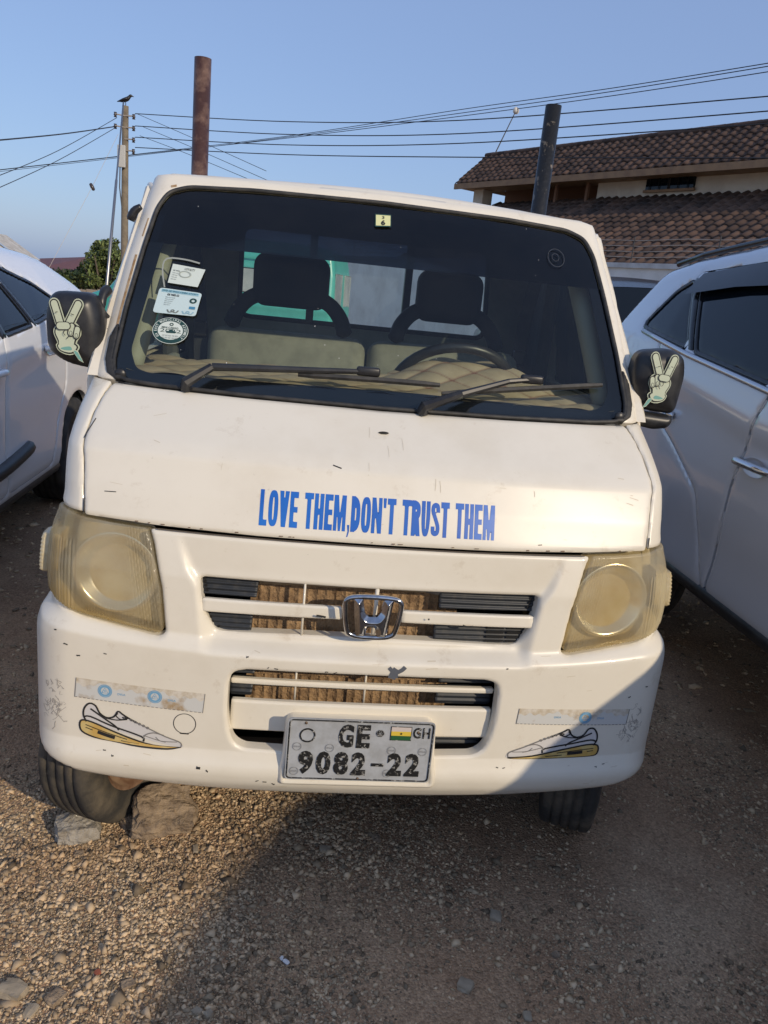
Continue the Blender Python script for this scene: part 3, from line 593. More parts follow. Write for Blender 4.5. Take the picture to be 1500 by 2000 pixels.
def shoe(mapu):
    """line drawing of a running shoe, heel at 0, toe at 1"""
    mp = lambda P: [mapu(a, b) for a, b in P]
    outl = [(.06,.44),(.03,.60),(.04,.82),(.09,1.0),(.15,.98),(.19,.80),(.26,.72),(.33,.80),(.37,.98),(.41,.93),(.46,.86),(.56,.74),(.70,.58),(.84,.40),(.96,.27),(.995,.18),(.985,.06)]
    sole = [(.05,.47),(.0,.40),(-.005,.20),(.04,.08),(.2,.03),(.5,-.01),(.8,-.03),(.93,-.01),(.99,.06),(.90,.07),(.72,.12),(.5,.26),(.3,.38),(.15,.46)]
    body = panel('shoe_sticker', poly_sdf(catmull(mp(outl), 3, True)), SK(bo(.0007), 0), (min(p[0] for p in mp(outl))-.004, max(p[0] for p in mp(outl))+.004, .33, .48), .004, shoe_f, T, 0)
    panel('sole_print', poly_sdf(catmull(mp(sole), 3, True)), SK(bo(.0012), 0), (min(p[0] for p in mp(sole))-.004, max(p[0] for p in mp(sole))+.004, .33, .48), .004, sole_y, body, 0)
    w_ = .0042
    ribbons('outline_print', [(mp(outl[:12]), w_), (mp(sole), w_, True), (mp([(.10,.85),(.25,.66),(.34,.54),(.38,.44)]), w_), (mp([(.03,.55),(.10,.62),(.3,.52),(.6,.36),(.62,.22)]), w_),
        (mp([(.25,.70),(.36,.72),(.46,.80)]), .003), (mp([(.37,.92),(.35,.84),(.40,.76),(.47,.84)]), .003), (mp([(.41,.83),(.43,.85),(.45,.83),(.43,.81),(.41,.83)]), .0022),
        (mp([(.05,.34),(.25,.28),(.46,.21)]), .0022), (mp([(.05,.26),(.12,.24)]), .0022), (mp([(.40,.14),(.48,.12),(.58,.10)]), .0022), (mp([(.17,.23),(.25,.205),(.34,.185)]), .009)], bo(.0017), ink, body)
    lace = [(.50,.80),(.54,.76),(.58,.72),(.62,.68),(.66,.63)]
    ribbons('faded_print', [(mp([(.62,.30),(.64,.42),(.72,.50),(.82,.44)]), .0028), (mp(outl[11:]), .003), (mp([(.62,.40),(.75,.30),(.82,.26),(.95,.25)]), .002), (mp([(.74,.38),(.78,.28),(.84,.24)]), .002)]
        + [(mp([(a+.012*math.cos(t), b+.028*math.sin(t)) for t in np.linspace(0, 6.28, 9)]), .002) for a, b in lace], bo(.0017), ink2, body)
    return body
tag(shoe(lambda a, b: (-.655+.236*a, .372+.090*b-.014*a-.012*math.sin(a*3))), 'running shoe sticker beside a round towing cover')
tag(shoe(lambda a, b: (.602-.238*a, .358+.086*b+.004*a)), 'running shoe sticker in the shaded bumper corner')
strip_mm = M('worn_reflective_strip', (.60, .60, .57), .35, c2=(.38, .27, .15), scale=10, lo=.55, hi=.66)
mesh_m = M('strip_residue', (.66, .61, .52), .6, c2=(.50, .42, .30), scale=60)
lblue = M('pale_blue_print', (.16, .36, .55), .5)
def strip(P, logos, words):
    us = [p[0] for p in P]; vs = [p[1] for p in P]; bx_ = (min(us)-.004, max(us)+.004, min(vs)-.004, max(vs)+.004); sd = poly_sdf(P)
    st_ = panel('bumper_sticker', sd, SK(bo(.0006), 0), bx_, .004, mesh_m, T, 0)
    def lowpart(U, V):
        top = np.interp(U, [us[0], us[1]] if us[0] < us[1] else [us[1], us[0]], [vs[3], vs[2]]); 
        return np.maximum(sd(U, V)+.001, V-(top-.014-.006*np.sin(U*70)*np.sin(U*23)-.003*np.sin(U*260)))
    panel('sticker_face', lowpart, SK(bo(.0011), 0), bx_, .003, strip_mm, st_, 0)
    for (cx, cv) in logos:
        ribbons('seal_print', [([(cx+r_*math.cos(t), cv+r_*math.sin(t)) for t in np.linspace(0, 2*math.pi, 17)[:-1]], w_, True) for r_, w_ in ((.0155,.002),(.0115,.0045))]
            + [([(cx-.007, cv-.005), (cx, cv+.008), (cx+.007, cv-.005), (cx-.007, cv-.005)], .0018, False, 0), ([(cx-.002, cv), (cx+.002, cv)], .003, False, 0)], bo(.0016), lblue, st_)
    for (cx, cv) in words:
        v, fc = fit_text('DVLA', cx-.009, cv-.0025, cx+.009, cv+.003, .02); on_skin('seal_lettering', v, fc, bo(.0016), lblue, st_)
    ribbons('stitched_edge', [([(us[0]+(us[1]-us[0])*(k/30), vs[0]+(vs[1]-vs[0])*(k/30)+.0008), (us[0]+(us[1]-us[0])*((k+.6)/30), vs[0]+(vs[1]-vs[0])*((k+.6)/30)+.0008)], .0016, False, 0) for k in range(30)]
        + [([P[1], P[2]], .0016, False, 0), ([P[3], P[0]], .0016, False, 0)], bo(.0016), ink2, st_)
strip([(-.668,.470),(-.374,.460),(-.370,.510),(-.664,.520)], [(-.598,.494),(-.484,.492)], [(-.560,.489),(-.445,.486)])
strip([(.374,.462),(.668,.451),(.670,.495),(.376,.504)], [(.552,.476)], [(.478,.479),(.594,.473)])
c0 = (-.4145, .4275)
ribbons('towing_cover_gap', [([(c0[0]+.0255*math.cos(t), c0[1]+.0262*math.sin(t)) for t in np.linspace(0, 2*math.pi, 25)[:-1]], .0018, True), ([(c0[0]-.010, c0[1]-.026), (c0[0]+.010, c0[1]-.026)], .0035, False, 0)], bo(.0008), ink)
# the reinforced arrow-shaped residue patches and scuffs at the bumper ends
def scribble(cx, cv, w_, h_, n, seed):
    q = random.Random(seed); L = []
    for _ in range(n):
        x = cx+q.uniform(-w_, w_); v_ = cv+q.uniform(-h_, h_); k = q.randint(3, 5); P = [(x, v_)]
        for _ in range(k): x += q.uniform(-.008, .008); v_ += q.uniform(-.010, .010); P.append((x, v_))
        L.append((P, q.uniform(.0007, .0015), False, 0))
    return L
GS = ribbons('glue_scratches', scribble(-.715, .455, .020, .045, 26, 1)+scribble(-.712, .42, .018, .025, 16, 2)+scribble(.688, .455, .016, .045, 20, 3)+scribble(.676, .432, .02, .015, 16, 4), bo(.0007), M('scratch_grey', (.36, .33, .29), .7)); GS['kind'] = 'stuff'
ribbons('paint_chips', [([(-.5+.01*i, .30), (-.497+.01*i, .302)], .002, False, 0) for i in range(0)]
    + [([(x, v_), (x+random.uniform(-.004, .006), v_+random.uniform(-.003, .003)), (x+random.uniform(.001, .008), v_+random.uniform(-.002, .002))], random.uniform(.0016, .0034), False, 0)
       for x, v_ in ((-.60,.335),(-.58,.325),(-.24,.300),(-.225,.297),(-.205,.295),(-.38,.318),(-.36,.315),(.34,.335),(.355,.334),(.62,.335),(.60,.330),(.66,.53),(.70,.555),(-.69,.60),(-.66,.575),(-.60,.59),(-.23,.588),(-.215,.587),(-.10,.583),(-.08,.583),(.33,.61),(-.28,.612),(-.71,.63))], bo(.0008), ink)
ribbons('paint_chips', [([(.055, .575), (.060, .590), (.066, .600)], .018, False, 0), ([(.047, .603), (.055, .595), (.060, .59)], .009), ([(.085, .606), (.078, .598), (.068, .592)], .010), ([(.058, .583), (.07, .584)], .014, False, 0)], bo(.0009), M('bare_grey_plastic', (.10, .11, .13), .6))
ribbons('paint_chips', [([(-.13, .712), (-.12, .711), (-.108, .709)], .005), ([(.13, .717), (.134, .717)], .004, False, 0), ([(.215, .706), (.225, .703), (.24, .704)], .004)], .0012, ink)
ribbons('hood_scratches', [([(-.622, .949), (-.596, .950)], .0018, False, 0), ([(-.115, 1.045), (-.095, 1.040)], .0022, False, 0), ([(-.672, 1.09), (-.681, 1.07), (-.688, 1.052)], .0025), ([(-.667, .93), (-.666, .91), (-.665, .90)], .003), ([(.672, .925), (.670, .912), (.668, .90)], .004), ([(.38, .902), (.39, .903)], .002, False, 0)], lambda U, V: hood_off(U, V)+.0007, ink)
RS = ribbons('rust_streak', [([(-.6785, 1.20), (-.676, 1.30), (-.670, 1.38), (-.662, 1.47)], .007), ([(-.655, 1.52), (-.648, 1.57)], .004), ([(-.60, 1.664), (-.585, 1.668)], .006)], .0012, M('brown_rust', (.30, .17, .07), .8, c2=(.45, .33, .20), scale=40)); RS['kind'] = 'stuff'
q_ = random.Random(12); sc_ = []
for _ in range(22):
    x = q_.uniform(-.62, .62); v_ = q_.uniform(.91, 1.13); L_ = q_.uniform(.006, .035); a_ = q_.choice((1.45, 1.6, .1, .25, 2.9)); sc_.append(([(x, v_), (x+L_*math.cos(a_)*.5+.001, v_-L_*math.sin(a_)*.5), (x+L_*math.cos(a_), v_-L_*math.sin(a_))], q_.uniform(.0006, .0014), False, 0))
FS = ribbons('fine_scratches', sc_, lambda U, V: hood_off(U, V)+.0006, M('scratch_tan', (.60, .535, .42), .8)); FS['kind'] = 'stuff'
sc_ = []
for _ in range(36):
    x = q_.uniform(-.70, .70); v_ = q_.choice((q_.uniform(.27, .345), q_.uniform(.58, .64), q_.uniform(.35, .62))); L_ = q_.uniform(.004, .03); sc_.append(([(x, v_), (x+L_, v_+q_.uniform(-.003, .003))], q_.uniform(.0007, .0018), False, 0))
FS = ribbons('fine_scratches', [l_ for l_ in sc_ if not (abs(l_[0][0][0]) < .36 and .35 < l_[0][0][1] < .60)], bo(.0005), MATS['scratch_tan']); FS['kind'] = 'stuff'
ED = ribbons('edge_chips', [([(x, .8865+.010*(abs(x)/.66)**2.5), (x+q_.uniform(.003, .012), .8868+.010*(abs(x)/.66)**2.5)], q_.uniform(.0014, .0028), False, 0) for x in [q_.uniform(-.6, .6) for _ in range(18)]], lambda U, V: hood_off(U, V)+.0007, M('chip_brown', (.16, .10, .06), .8)); ED['kind'] = 'stuff'
ribbons('seam_line', [([(-.5, .8805), (-.3, .8785), (0, .877), (.3, .8785), (.5, .8805)], .003)], bo(.0004), M('seam_brown', (.10, .08, .06), .9))  # dark brown line along the joint between bumper and hood panel
sx, sy, sz = skin(.005, 1.111, .001)
MB().lathe([(0, -.003), (.006, -.003), (.011, -.001), (.013, .001)], Matrix.Translation((float(sx), float(sy), float(sz))) @ Matrix.Rotation(R(55), 4, 'X') @ Matrix.Rotation(R(90), 4, 'Z') @ Matrix.Diagonal((1, 1, .6, 1)), 14).build('washer_jet', black, T, True)

# ------------------------------------------------------------------ papers behind the glass
GO = -.0035
paper = M('sticker_paper', (.60, .66, .60), .6); paper2 = M('sticker_pale_blue', (.52, .64, .64), .6); green = M('dark_green_print', (.012, .05, .045), .5); grey = M('grey_print', (.16, .18, .17), .6)
def gl(name, v, fc, k, mat, parent=T): return on_skin(name, v, fc, GO+.0035+.0009*k, mat, parent)
def quadf(P): return [tuple(p) for p in P], [tuple(range(len(P)))]
def bil(P, a, b):                       # P: lower-left, lower-right, upper-right, upper-left
    P = np.array(P, float); return (1-a)*(1-b)*P[0]+a*(1-b)*P[1]+a*b*P[2]+(1-a)*b*P[3]
def gtext(s, P, x0, y0, x1, y1, mat, parent, bold=.02, k=2):
    v, fc = fit_text(s, x0, y0, x1, y1, bold); gl('sticker_lettering', [bil(P, a, b) for a, b in v], fc, k, mat, parent)
A = [(-.566,1.407),(-.487,1.403),(-.473,1.449),(-.560,1.456)]
st_ = gl('windshield_sticker', *quadf(A), 1, paper)
gtext('LOYALTY', A, .40, .78, .72, .90, grey, st_); gtext('GE 9082', A, .06, .64, .28, .70, grey, st_)
for i in range(4): gtext('Valid until', A, .06, .52-.11*i, .24, .57-.11*i, grey, st_, 0)
v, fc = ring2d(.46, .50, .20, .05, 20); gl('sticker_seal', [bil(A, a, .1+b*.9) for a, b in v], fc, 2, M('pale_grey_print', (.34, .38, .34), .6), st_)
B = [(-.592,1.331),(-.482,1.331),(-.473,1.389),(-.584,1.393)]
rp = fillet([(0,0),(1,0),(1,1),(0,1)], .1, 4); st_ = gl('windshield_sticker', [bil(B, a, b) for a, b in rp], [tuple(range(len(rp)))], 1, paper2)
v, fc = quadf([bil(B, a, b) for a, b in ((.06,.84),(.94,.84),(.94,.96),(.06,.96))]); gl('sticker_band', v, fc, 1.5, M('sticker_sky', (.30, .50, .58), .6), st_)
gtext('DRIVER AND VEHICLE LICENSING AUTHORITY', B, .08, .87, .92, .94, M('teal_print', (.03, .15, .2), .6), st_); gtext('GE 9082-22', B, .22, .72, .50, .80, ink, st_, .03)
for i in range(5): gtext('Make and model'[:14-i], B, .20, .63-.075*i, .42-.02*i, .67-.075*i, grey, st_, 0)
v, fc = ring2d(.85, .62, .085, .045, 18); gl('sticker_seal', [bil(B, a, .62+(b-.62)*1.3) for a, b in v], fc, 2, green, st_)
v, fc = quadf([bil(B, a, b) for a, b in ((.80,.27),(.94,.27),(.94,.38),(.80,.38))]); gl('sticker_block', v, fc, 2, M('blue_block', (.06, .22, .36), .6), st_)
for cx, mt in ((.45, grey), (.80, M('pale_blue_crest', (.26, .42, .5), .6))):
    v, fc = ribbon([(cx-.13, .16), (cx-.08, .06), (cx, .09), (cx+.08, .06), (cx+.13, .16)], .035); gl('sticker_crest', [bil(B, a, b) for a, b in v], fc, 2, mt, st_)
    v, fc = ring2d(cx, .13, .05, .03, 10); gl('sticker_crest', [bil(B, a, b) for a, b in v], fc, 2.4, mt, st_)
cx, cv, ra, rb = -.5395, 1.2915, .0455, .031
def el(r_, t): return (cx+ra*r_*math.cos(t), cv+rb*r_*math.sin(t))
def disc(r_, k, mat, parent, n=36, name='sticker_disc'): return gl(name, [el(r_, 2*math.pi*i/n) for i in range(n)], [tuple(range(n))], k, mat, parent)
st_ = disc(1, 1, paper, T, name='windshield_sticker'); disc(.965, 1.4, green, st_); disc(.70, 1.8, paper, st_)
tag(st_, 'round green and white municipal permit sticker')
s = 'GA EAST MUNICIPAL ASSEMBLY'
for i, ch in enumerate(s):
    if ch == ' ': continue
    t = math.pi*1.20-i/(len(s)-1)*math.pi*1.40; v, fc = text2d(ch, .03); m_ = v[:, 0].mean()
    P = []
    for a, b in v:
        r_ = .755+b*.16; tt = t-(a-m_)*.155; P.append(el(r_, tt))
    gl('sticker_lettering', P, fc, 1.8, paper, st_)
E4 = [(cx-ra*.55, cv-rb*.6), (cx+ra*.6, cv-rb*.6), (cx+ra*.6, cv+rb*.6), (cx-ra*.55, cv+rb*.6)]
gtext('MINI CARGO', E4, .05, .60, .85, .72, green, st_, .02, 2.6); gtext('2022', E4, -.02, .36, 1.0, .58, green, st_, .0, 2.2)
v, fc = quadf([bil(E4, a, b) for a, b in ((.30,.32),(.74,.34),(.80,.44),(.62,.48),(.58,.58),(.46,.56),(.44,.46),(.30,.44))]); gl('sticker_truck', v, fc, 2.6, green, st_)
v, fc = ring2d(.5, .88, .10, .05, 14); gl('sticker_seal', [bil(E4, a, b) for a, b in v], fc, 2.6, green, st_)
for i in range(2): gtext('LIC NO 022 190 2022', E4, .12, .12-.14*i, .9, .20-.14*i, grey, st_, 0, 2.6)
F = [(-.0245,1.614),(.0195,1.618),(.0195,1.650),(-.0245,1.648)]
st_ = gl('inspection_sticker', *quadf(F), 1, M('pale_yellow_sticker', (.66, .66, .34), .5)); v, fc = ribbon(F, .0035, True, 0); gl('sticker_edge', v, fc, 1.4, green, st_)
gtext('6', F, .36, .08, .64, .52, ink, st_, .05); gtext('3', F, .42, .62, .58, .86, ink, st_, .02)
v, fc = ring2d(.507, 1.583, .026, .0016, 24); gl('sticker_trace', v, fc, 1, M('grey_trace', (.035, .04, .05), .6)); v, fc = ring2d(.505, 1.584, .012, .0014, 7); gl('sticker_trace', v, fc, 1, MATS['grey_trace'])
v, fc = ribbon([(-.572,1.395),(-.585,1.44),(-.578,1.468),(-.53,1.470),(-.49,1.464)], .004); gl('glue_residue', v, fc, .6, M('glue_grey', (.30, .32, .29), .8))
spk = MB()
for i in range(18):
    a = random.uniform(-.58, .6); b = random.uniform(1.22, 1.66); q = random.uniform(.0005, .0012); p = [skin(a-q, b-q, .0008), skin(a+q, b-q*.6, .0008), skin(a+q*.7, b+q, .0008), skin(a-q, b+q*.6, .0008)]
    spk.add([tuple(map(float, t)) for t in p], [(0, 1, 2, 3)])
sp_ = spk.build('dust_specks', M('pale_dust', (.7, .7, .68), .8), T); sp_['kind'] = 'stuff'

# ------------------------------------------------------------------ wipers
def wiper(piv, el_, tip, b0, b1, clip):
    S_ = lambda p, o: Vector(tuple(map(float, skin(p[0], p[1], o))))
    arm = MB().tube([S_(piv, .004), S_(piv, .022), S_(el_, .030)], [.016, .014, .0105], 8).tube([S_(el_, .030), S_(tip, .022), S_(clip, .020)], [.0098, .0075, .006], 8)
    w_ = arm.build('wiper', black, T, False)
    n_ = 10; bl = [S_((b0[0]+(b1[0]-b0[0])*i/n_, b0[1]+(b1[1]-b0[1])*i/n_), .010+.003*math.sin(i/n_*3.1)) for i in range(n_+1)]
    MB().tube(bl, [.005]+[.0078]*(n_-1)+[.006], 6).build('blade', rubber, w_)
    b_ = MB()
    for i in range(n_+1): p = S_((b0[0]+(b1[0]-b0[0])*i/n_, b0[1]+(b1[1]-b0[1])*i/n_), .001); b_.v += [tuple(p), tuple(bl[i])]
    b_.f = [(2*i, 2*i+1, 2*i+3, 2*i+2) for i in range(n_)]; b_.build('wiper_rubber', rubber, w_)
    c_ = S_(clip, .018); MB().box((c_.x-.030, c_.y-.010, c_.z-.010), (c_.x+.030, c_.y+.010, c_.z+.013)).build('blade_clip', black, w_, True, .006)
wiper((-.478,1.164), (-.418,1.203), (-.15,1.222), (-.21,1.214), (.150,1.219), (-.035,1.230))
wiper((.105,1.158), (.20,1.192), (.33,1.235), (.155,1.200), (.598,1.251), (.395,1.245))

# ------------------------------------------------------------------ mirrors with a cartoon hand sticker
skinc = M('sticker_hand_pale', (.50, .55, .42), .5); teal = M('sticker_teal', (.16, .36, .32), .5)
def hand(flip, org, ax, az, yoff, parent):
    """outlined hand giving a V sign, drawn in a 1 x 1.9 box"""
    def mp(p, k): x = p[0]*flip; return org+ax*x+az*p[1]+yoff*(.0022+.00035*k)
    def cap(p, q, r_, n=8):
        p = np.array(p); q = np.array(q); t = (q-p)/np.linalg.norm(q-p); nn = np.array((-t[1], t[0])); a0 = math.atan2(nn[1], nn[0]); P = []
        for i in range(n+1): a = a0+math.pi*i/n; P.append(p+r_*np.array((math.cos(a), math.sin(a))))
        for i in range(n+1): a = a0+math.pi+math.pi*i/n; P.append(q+r_*np.array((math.cos(a), math.sin(a))))
        return P
    mbs = {'pale': MB(), 'ink': MB(), 'teal': MB()}; k = [0]
    def fill(P, m):
        k[0] += 1; v = [mp(p, k[0]) for p in P]; tr = tessellate_polygon([[Vector((p[0], p[1], 0)) for p in P]]); mbs[m].add(v, [tuple(t) for t in tr])
    palm = catmull([(.20,.95),(.12,.78),(.22,.55),(.26,.40),(.66,.40),(.74,.60),(.86,.78),(.80,1.0),(.52,1.10)], 4, True)
    cx_ = np.mean(palm, 0)
    def out(P, g=.05): c_ = np.mean(P, 0); return [c_+(np.array(p)-c_)*(1+g/np.linalg.norm(np.array(p)-c_)) for p in P]
    f1, f2 = ((.30,1.0), (.09,1.66)), ((.52,1.02), (.86,1.70))
    cuff = catmull([(.20,.40),(.30,.24),(.62,.20),(.80,.36),(.70,.46),(.40,.44)], 4, True)
    tail = [(.70,.30),(.84,.22),(1.0,-.06),(.86,.02),(.74,.18)]
    for P in (palm, cuff): fill(out(P, .085), 'pale')
    for a, b in (f1, f2): fill(cap(a, b, .175), 'pale')
    for P in (palm, cuff): fill(out(P, .045), 'ink')
    for a, b in (f1, f2): fill(cap(a, b, .142), 'ink')
    for a, b in (f1, f2): fill(cap(a, b, .105), 'pale')
    fill(palm, 'pale'); fill(out(tail, .04), 'pale'); fill(tail, 'teal'); fill(cuff, 'pale'); fill(catmull([(.28,.30),(.44,.26),(.64,.28),(.60,.38),(.42,.36)], 4, True), 'teal')
    for a, b in (((.62,.80), (.66,1.02)), ((.80,.74), (.84,.94))): fill(cap(a, b, .115), 'ink'); fill(cap(a, b, .08), 'pale'); fill(cap((a[0], a[1]-.02), (a[0]+.005, a[1]+.03), .045), 'ink'); fill(cap((a[0], a[1]-.02), (a[0]+.005, a[1]+.03), .03), 'pale')
    th = cap((.28,1.0), (.50,1.02), .105); fill(out(th, .03), 'ink'); fill(th, 'pale')
    for ln in ([(.50,.62),(.56,.70),(.62,.72)], [(.14,1.40),(.22,1.42)], [(.64,1.40),(.74,1.37)], [(.46,.90),(.40,.80),(.46,.72)]):
        v, fc = ribbon(ln, .022); k[0] += 1; mbs['ink'].add([mp(p, k[0]) for p in v], fc)
    st_ = mbs['pale'].build('hand_sticker', skinc, parent); mbs['ink'].build('sticker_outline', ink, st_); mbs['teal'].build('sticker_cuff', teal, st_)
def mirror_part(s):
    if s < 0: P = [(-.836,1.363),(-.725,1.366),(-.706,1.30),(-.706,1.188),(-.735,1.176),(-.80,1.186),(-.845,1.215),(-.850,1.30)]
    else: P = [(.708,1.355),(.80,1.368),(.838,1.350),(.850,1.30),(.842,1.205),(.83,1.190),(.73,1.198),(.712,1.215),(.698,1.29)]
    sd = poly_sdf(fillet(P, .03)); bx_ = (min(p[0] for p in P)-.01, max(p[0] for p in P)+.01, 1.165, 1.375)
    hb = panel('mirror_housing', sd, lambda U, V, D, b: (U, .41+rollf(D, .035)-.010*np.clip(-D/.06, 0, 1)+b*1.0, V), bx_, .004, black, T, .03)
    obj('mirror_back', panel_mesh('mirror_back', grow(sd, -.004), lambda U, V, D, b: (U, .472+0*U, V), bx_, .008, 0), chrome, hb)
    if s > 0:
        Q = [(.732,1.192),(.832,1.186),(.838,1.17),(.826,1.150),(.785,1.144),(.745,1.150),(.728,1.175)]
        panel('lower_mirror', poly_sdf(fillet(Q, .012)), lambda U, V, D, b: (U, .415+rollf(D, .02)+b, V), (.71, .85, 1.13, 1.20), .004, black, hb, .04)
    MB().tube(catmull([(s*.715, .455, 1.27), (s*.70, .50, 1.24), (s*.705, .52, 1.20)], 3), .016, 8).build('mirror_arm', black, hb, True)
    nrm = Vector((0, -1, 0)); y_ = .401
    if s < 0: hand(1, Vector((-.822, y_, 1.202)), Vector((.074, 0, 0)), Vector((0, 0, .0790)), nrm, hb)
    else: hand(-1, Vector((.800, y_, 1.212)), Vector((.072, 0, 0)), Vector((0, 0, .0780)), nrm, hb)
for s in (-1, 1): mirror_part(s)

# ------------------------------------------------------------------ wheels, chassis, bed
tyre_m = M('dusty_tyre', (.034, .032, .029), .85, c2=(.13, .108, .078), scale=9, lo=.40, hi=.68, bump=.25, bscale=90)
rim_m = M('rusty_rim', (.16, .085, .05), .7, c2=(.30, .20, .13), scale=14)
def wheel(parent, c, Rr, wd, steer=0, tm=None, rm_=None, name='wheel', rim=.56, grooves=True):
    mt = Matrix.Translation(c) @ Matrix.Rotation(steer, 4, 'Z'); h_ = wd/2
    P = [(rim*Rr, -h_*.80), (rim*Rr*1.05, -h_*.98), (Rr*.80, -h_*1.06), (Rr*.93, -h_*.98), (Rr*.985, -h_*.86)]
    if grooves:
        for g in (-.52, -.17, .17, .52): P += [(Rr*.997, h_*(g-.055)), (Rr*.975, h_*(g-.03)), (Rr*.975, h_*(g+.03)), (Rr*.997, h_*(g+.055))]
    else: P += [(Rr, -h_*.5), (Rr, h_*.5)]
    P += [(Rr*.985, h_*.86), (Rr*.93, h_*.98), (Rr*.80, h_*1.06), (rim*Rr*1.05, h_*.98), (rim*Rr, h_*.80)]
    o = MB().lathe(P, mt, 64).build(name, tm or tyre_m, parent, True)
    rr_ = rim*Rr
    Q = [(rr_*1.03, -h_*.90), (rr_*.96, -h_*.82), (rr_*.90, -h_*.55), (rr_*.86, -h_*.1), (rr_*.62, h_*.25), (rr_*.45, h_*.35), (.0, h_*.30)]
    Q2 = [(rr_*1.03, h_*.90), (rr_*.96, h_*.82), (rr_*.92, h_*.45), (rr_*.60, h_*.36), (rr_*.40, h_*.50), (0, h_*.5)]
    b = MB().lathe(Q, mt, 40).lathe([(a, b_) for a, b_ in Q2], mt, 40)
    for i in range(5):
        a = i*2*math.pi/5; p0 = mt @ Vector((-h_*.35, rr_*.5*math.cos(a), rr_*.5*math.sin(a))); p1 = mt @ Vector((-h_*.62, rr_*.92*math.cos(a), rr_*.92*math.sin(a))); b.tube([p0, p1], [rr_*.07, rr_*.05], 6)
    b.build('rim', rm_ or rim_m, o, True)
    return o
ST = R(-24)
wheel(T, WC[-1], .258, .152, ST, rim=.63); wheel(T, WC[1], .258, .152, ST, rim=.63)
for s in (-1, 1): wheel(T, (s*.64, 2.78, GZ+.258), .258, .15, 0)
ch = MB().box((-.42, .3, .30), (-.34, 3.1, .40)).box((.34, .3, .30), (.42, 3.1, .40)).box((-.55, .29, .15), (.55, .36, .21)).box((-.56, 2.74, .14), (.56, 2.82, .22)).box((-.30, .9, .22), (.30, 1.9, .42))
ch.build('chassis', M('greasy_underbody', (.018, .016, .014), .8, c2=(.05, .04, .03), scale=12), T)
bed = MB().box((-.70, 1.40, .60), (.70, 3.2, .66)).box((-.72, 1.40, .66), (-.695, 3.2, .93)).box((.695, 1.40, .66), (.72, 3.2, .93)).box((-.695, 3.175, .66), (.695, 3.2, .93)).box((-.695, 1.40, .66), (.695, 1.425, 1.10))
bed.build('cargo_bed', paint, T, False, .006)
pipe_r = M('rusty_red_brown_pipe', (.055, .022, .015), .5, c2=(.17, .10, .07), scale=16, lo=.48, hi=.66, bump=.25, bscale=70, coat=.2); pipe_b = M('chipped_black_pipe', (.012, .012, .012), .4, c2=(.20, .17, .13), scale=26, lo=.60, hi=.68, bump=.25, bscale=70)
for x, m_, lb in ((-.6185, pipe_r, 'rust brown upright steel pipe on the cargo bed'), (.6525, pipe_b, 'chipped black upright steel pipe on the cargo bed')):
    o = MB().lathe([(.0295, 0), (.0295, 1.49), (.024, 1.49), (.024, 1.40)], Matrix.Translation((x, 1.45, .67)) @ Matrix.Rotation(R(-90), 4, 'Y'), 28).build('stake_post', m_, T, True); tag(o, lb)
# aerial along the left screen pillar
a0 = Vector((-.718, .50, 1.355)); tip_ = at(241, 200, 2.45)
ae = MB().tube([a0, a0+(tip_-a0)*.55, a0+(tip_-a0)*.56, tip_], [.0042, .0038, .0028, .0024], 8).build('aerial', M('aerial_steel', (.28, .28, .29), .35, metal=.8), T, True)
MB().tube(catmull([(-.705,.49,1.30),(-.722,.475,1.325),(-.722,.49,1.36),(-.715,.51,1.375)], 3), [.008]*4+[.012]*3+[.014]*3, 8).build('aerial_foot', black, ae, True)
MB().tube(catmull([(-.672,.70,1.60),(-.690,.70,1.585),(-.700,.70,1.56)], 3), [.008, .009, .011, .012, .013, .013, .010], 8).build('aerial_clip', black, ae, True)

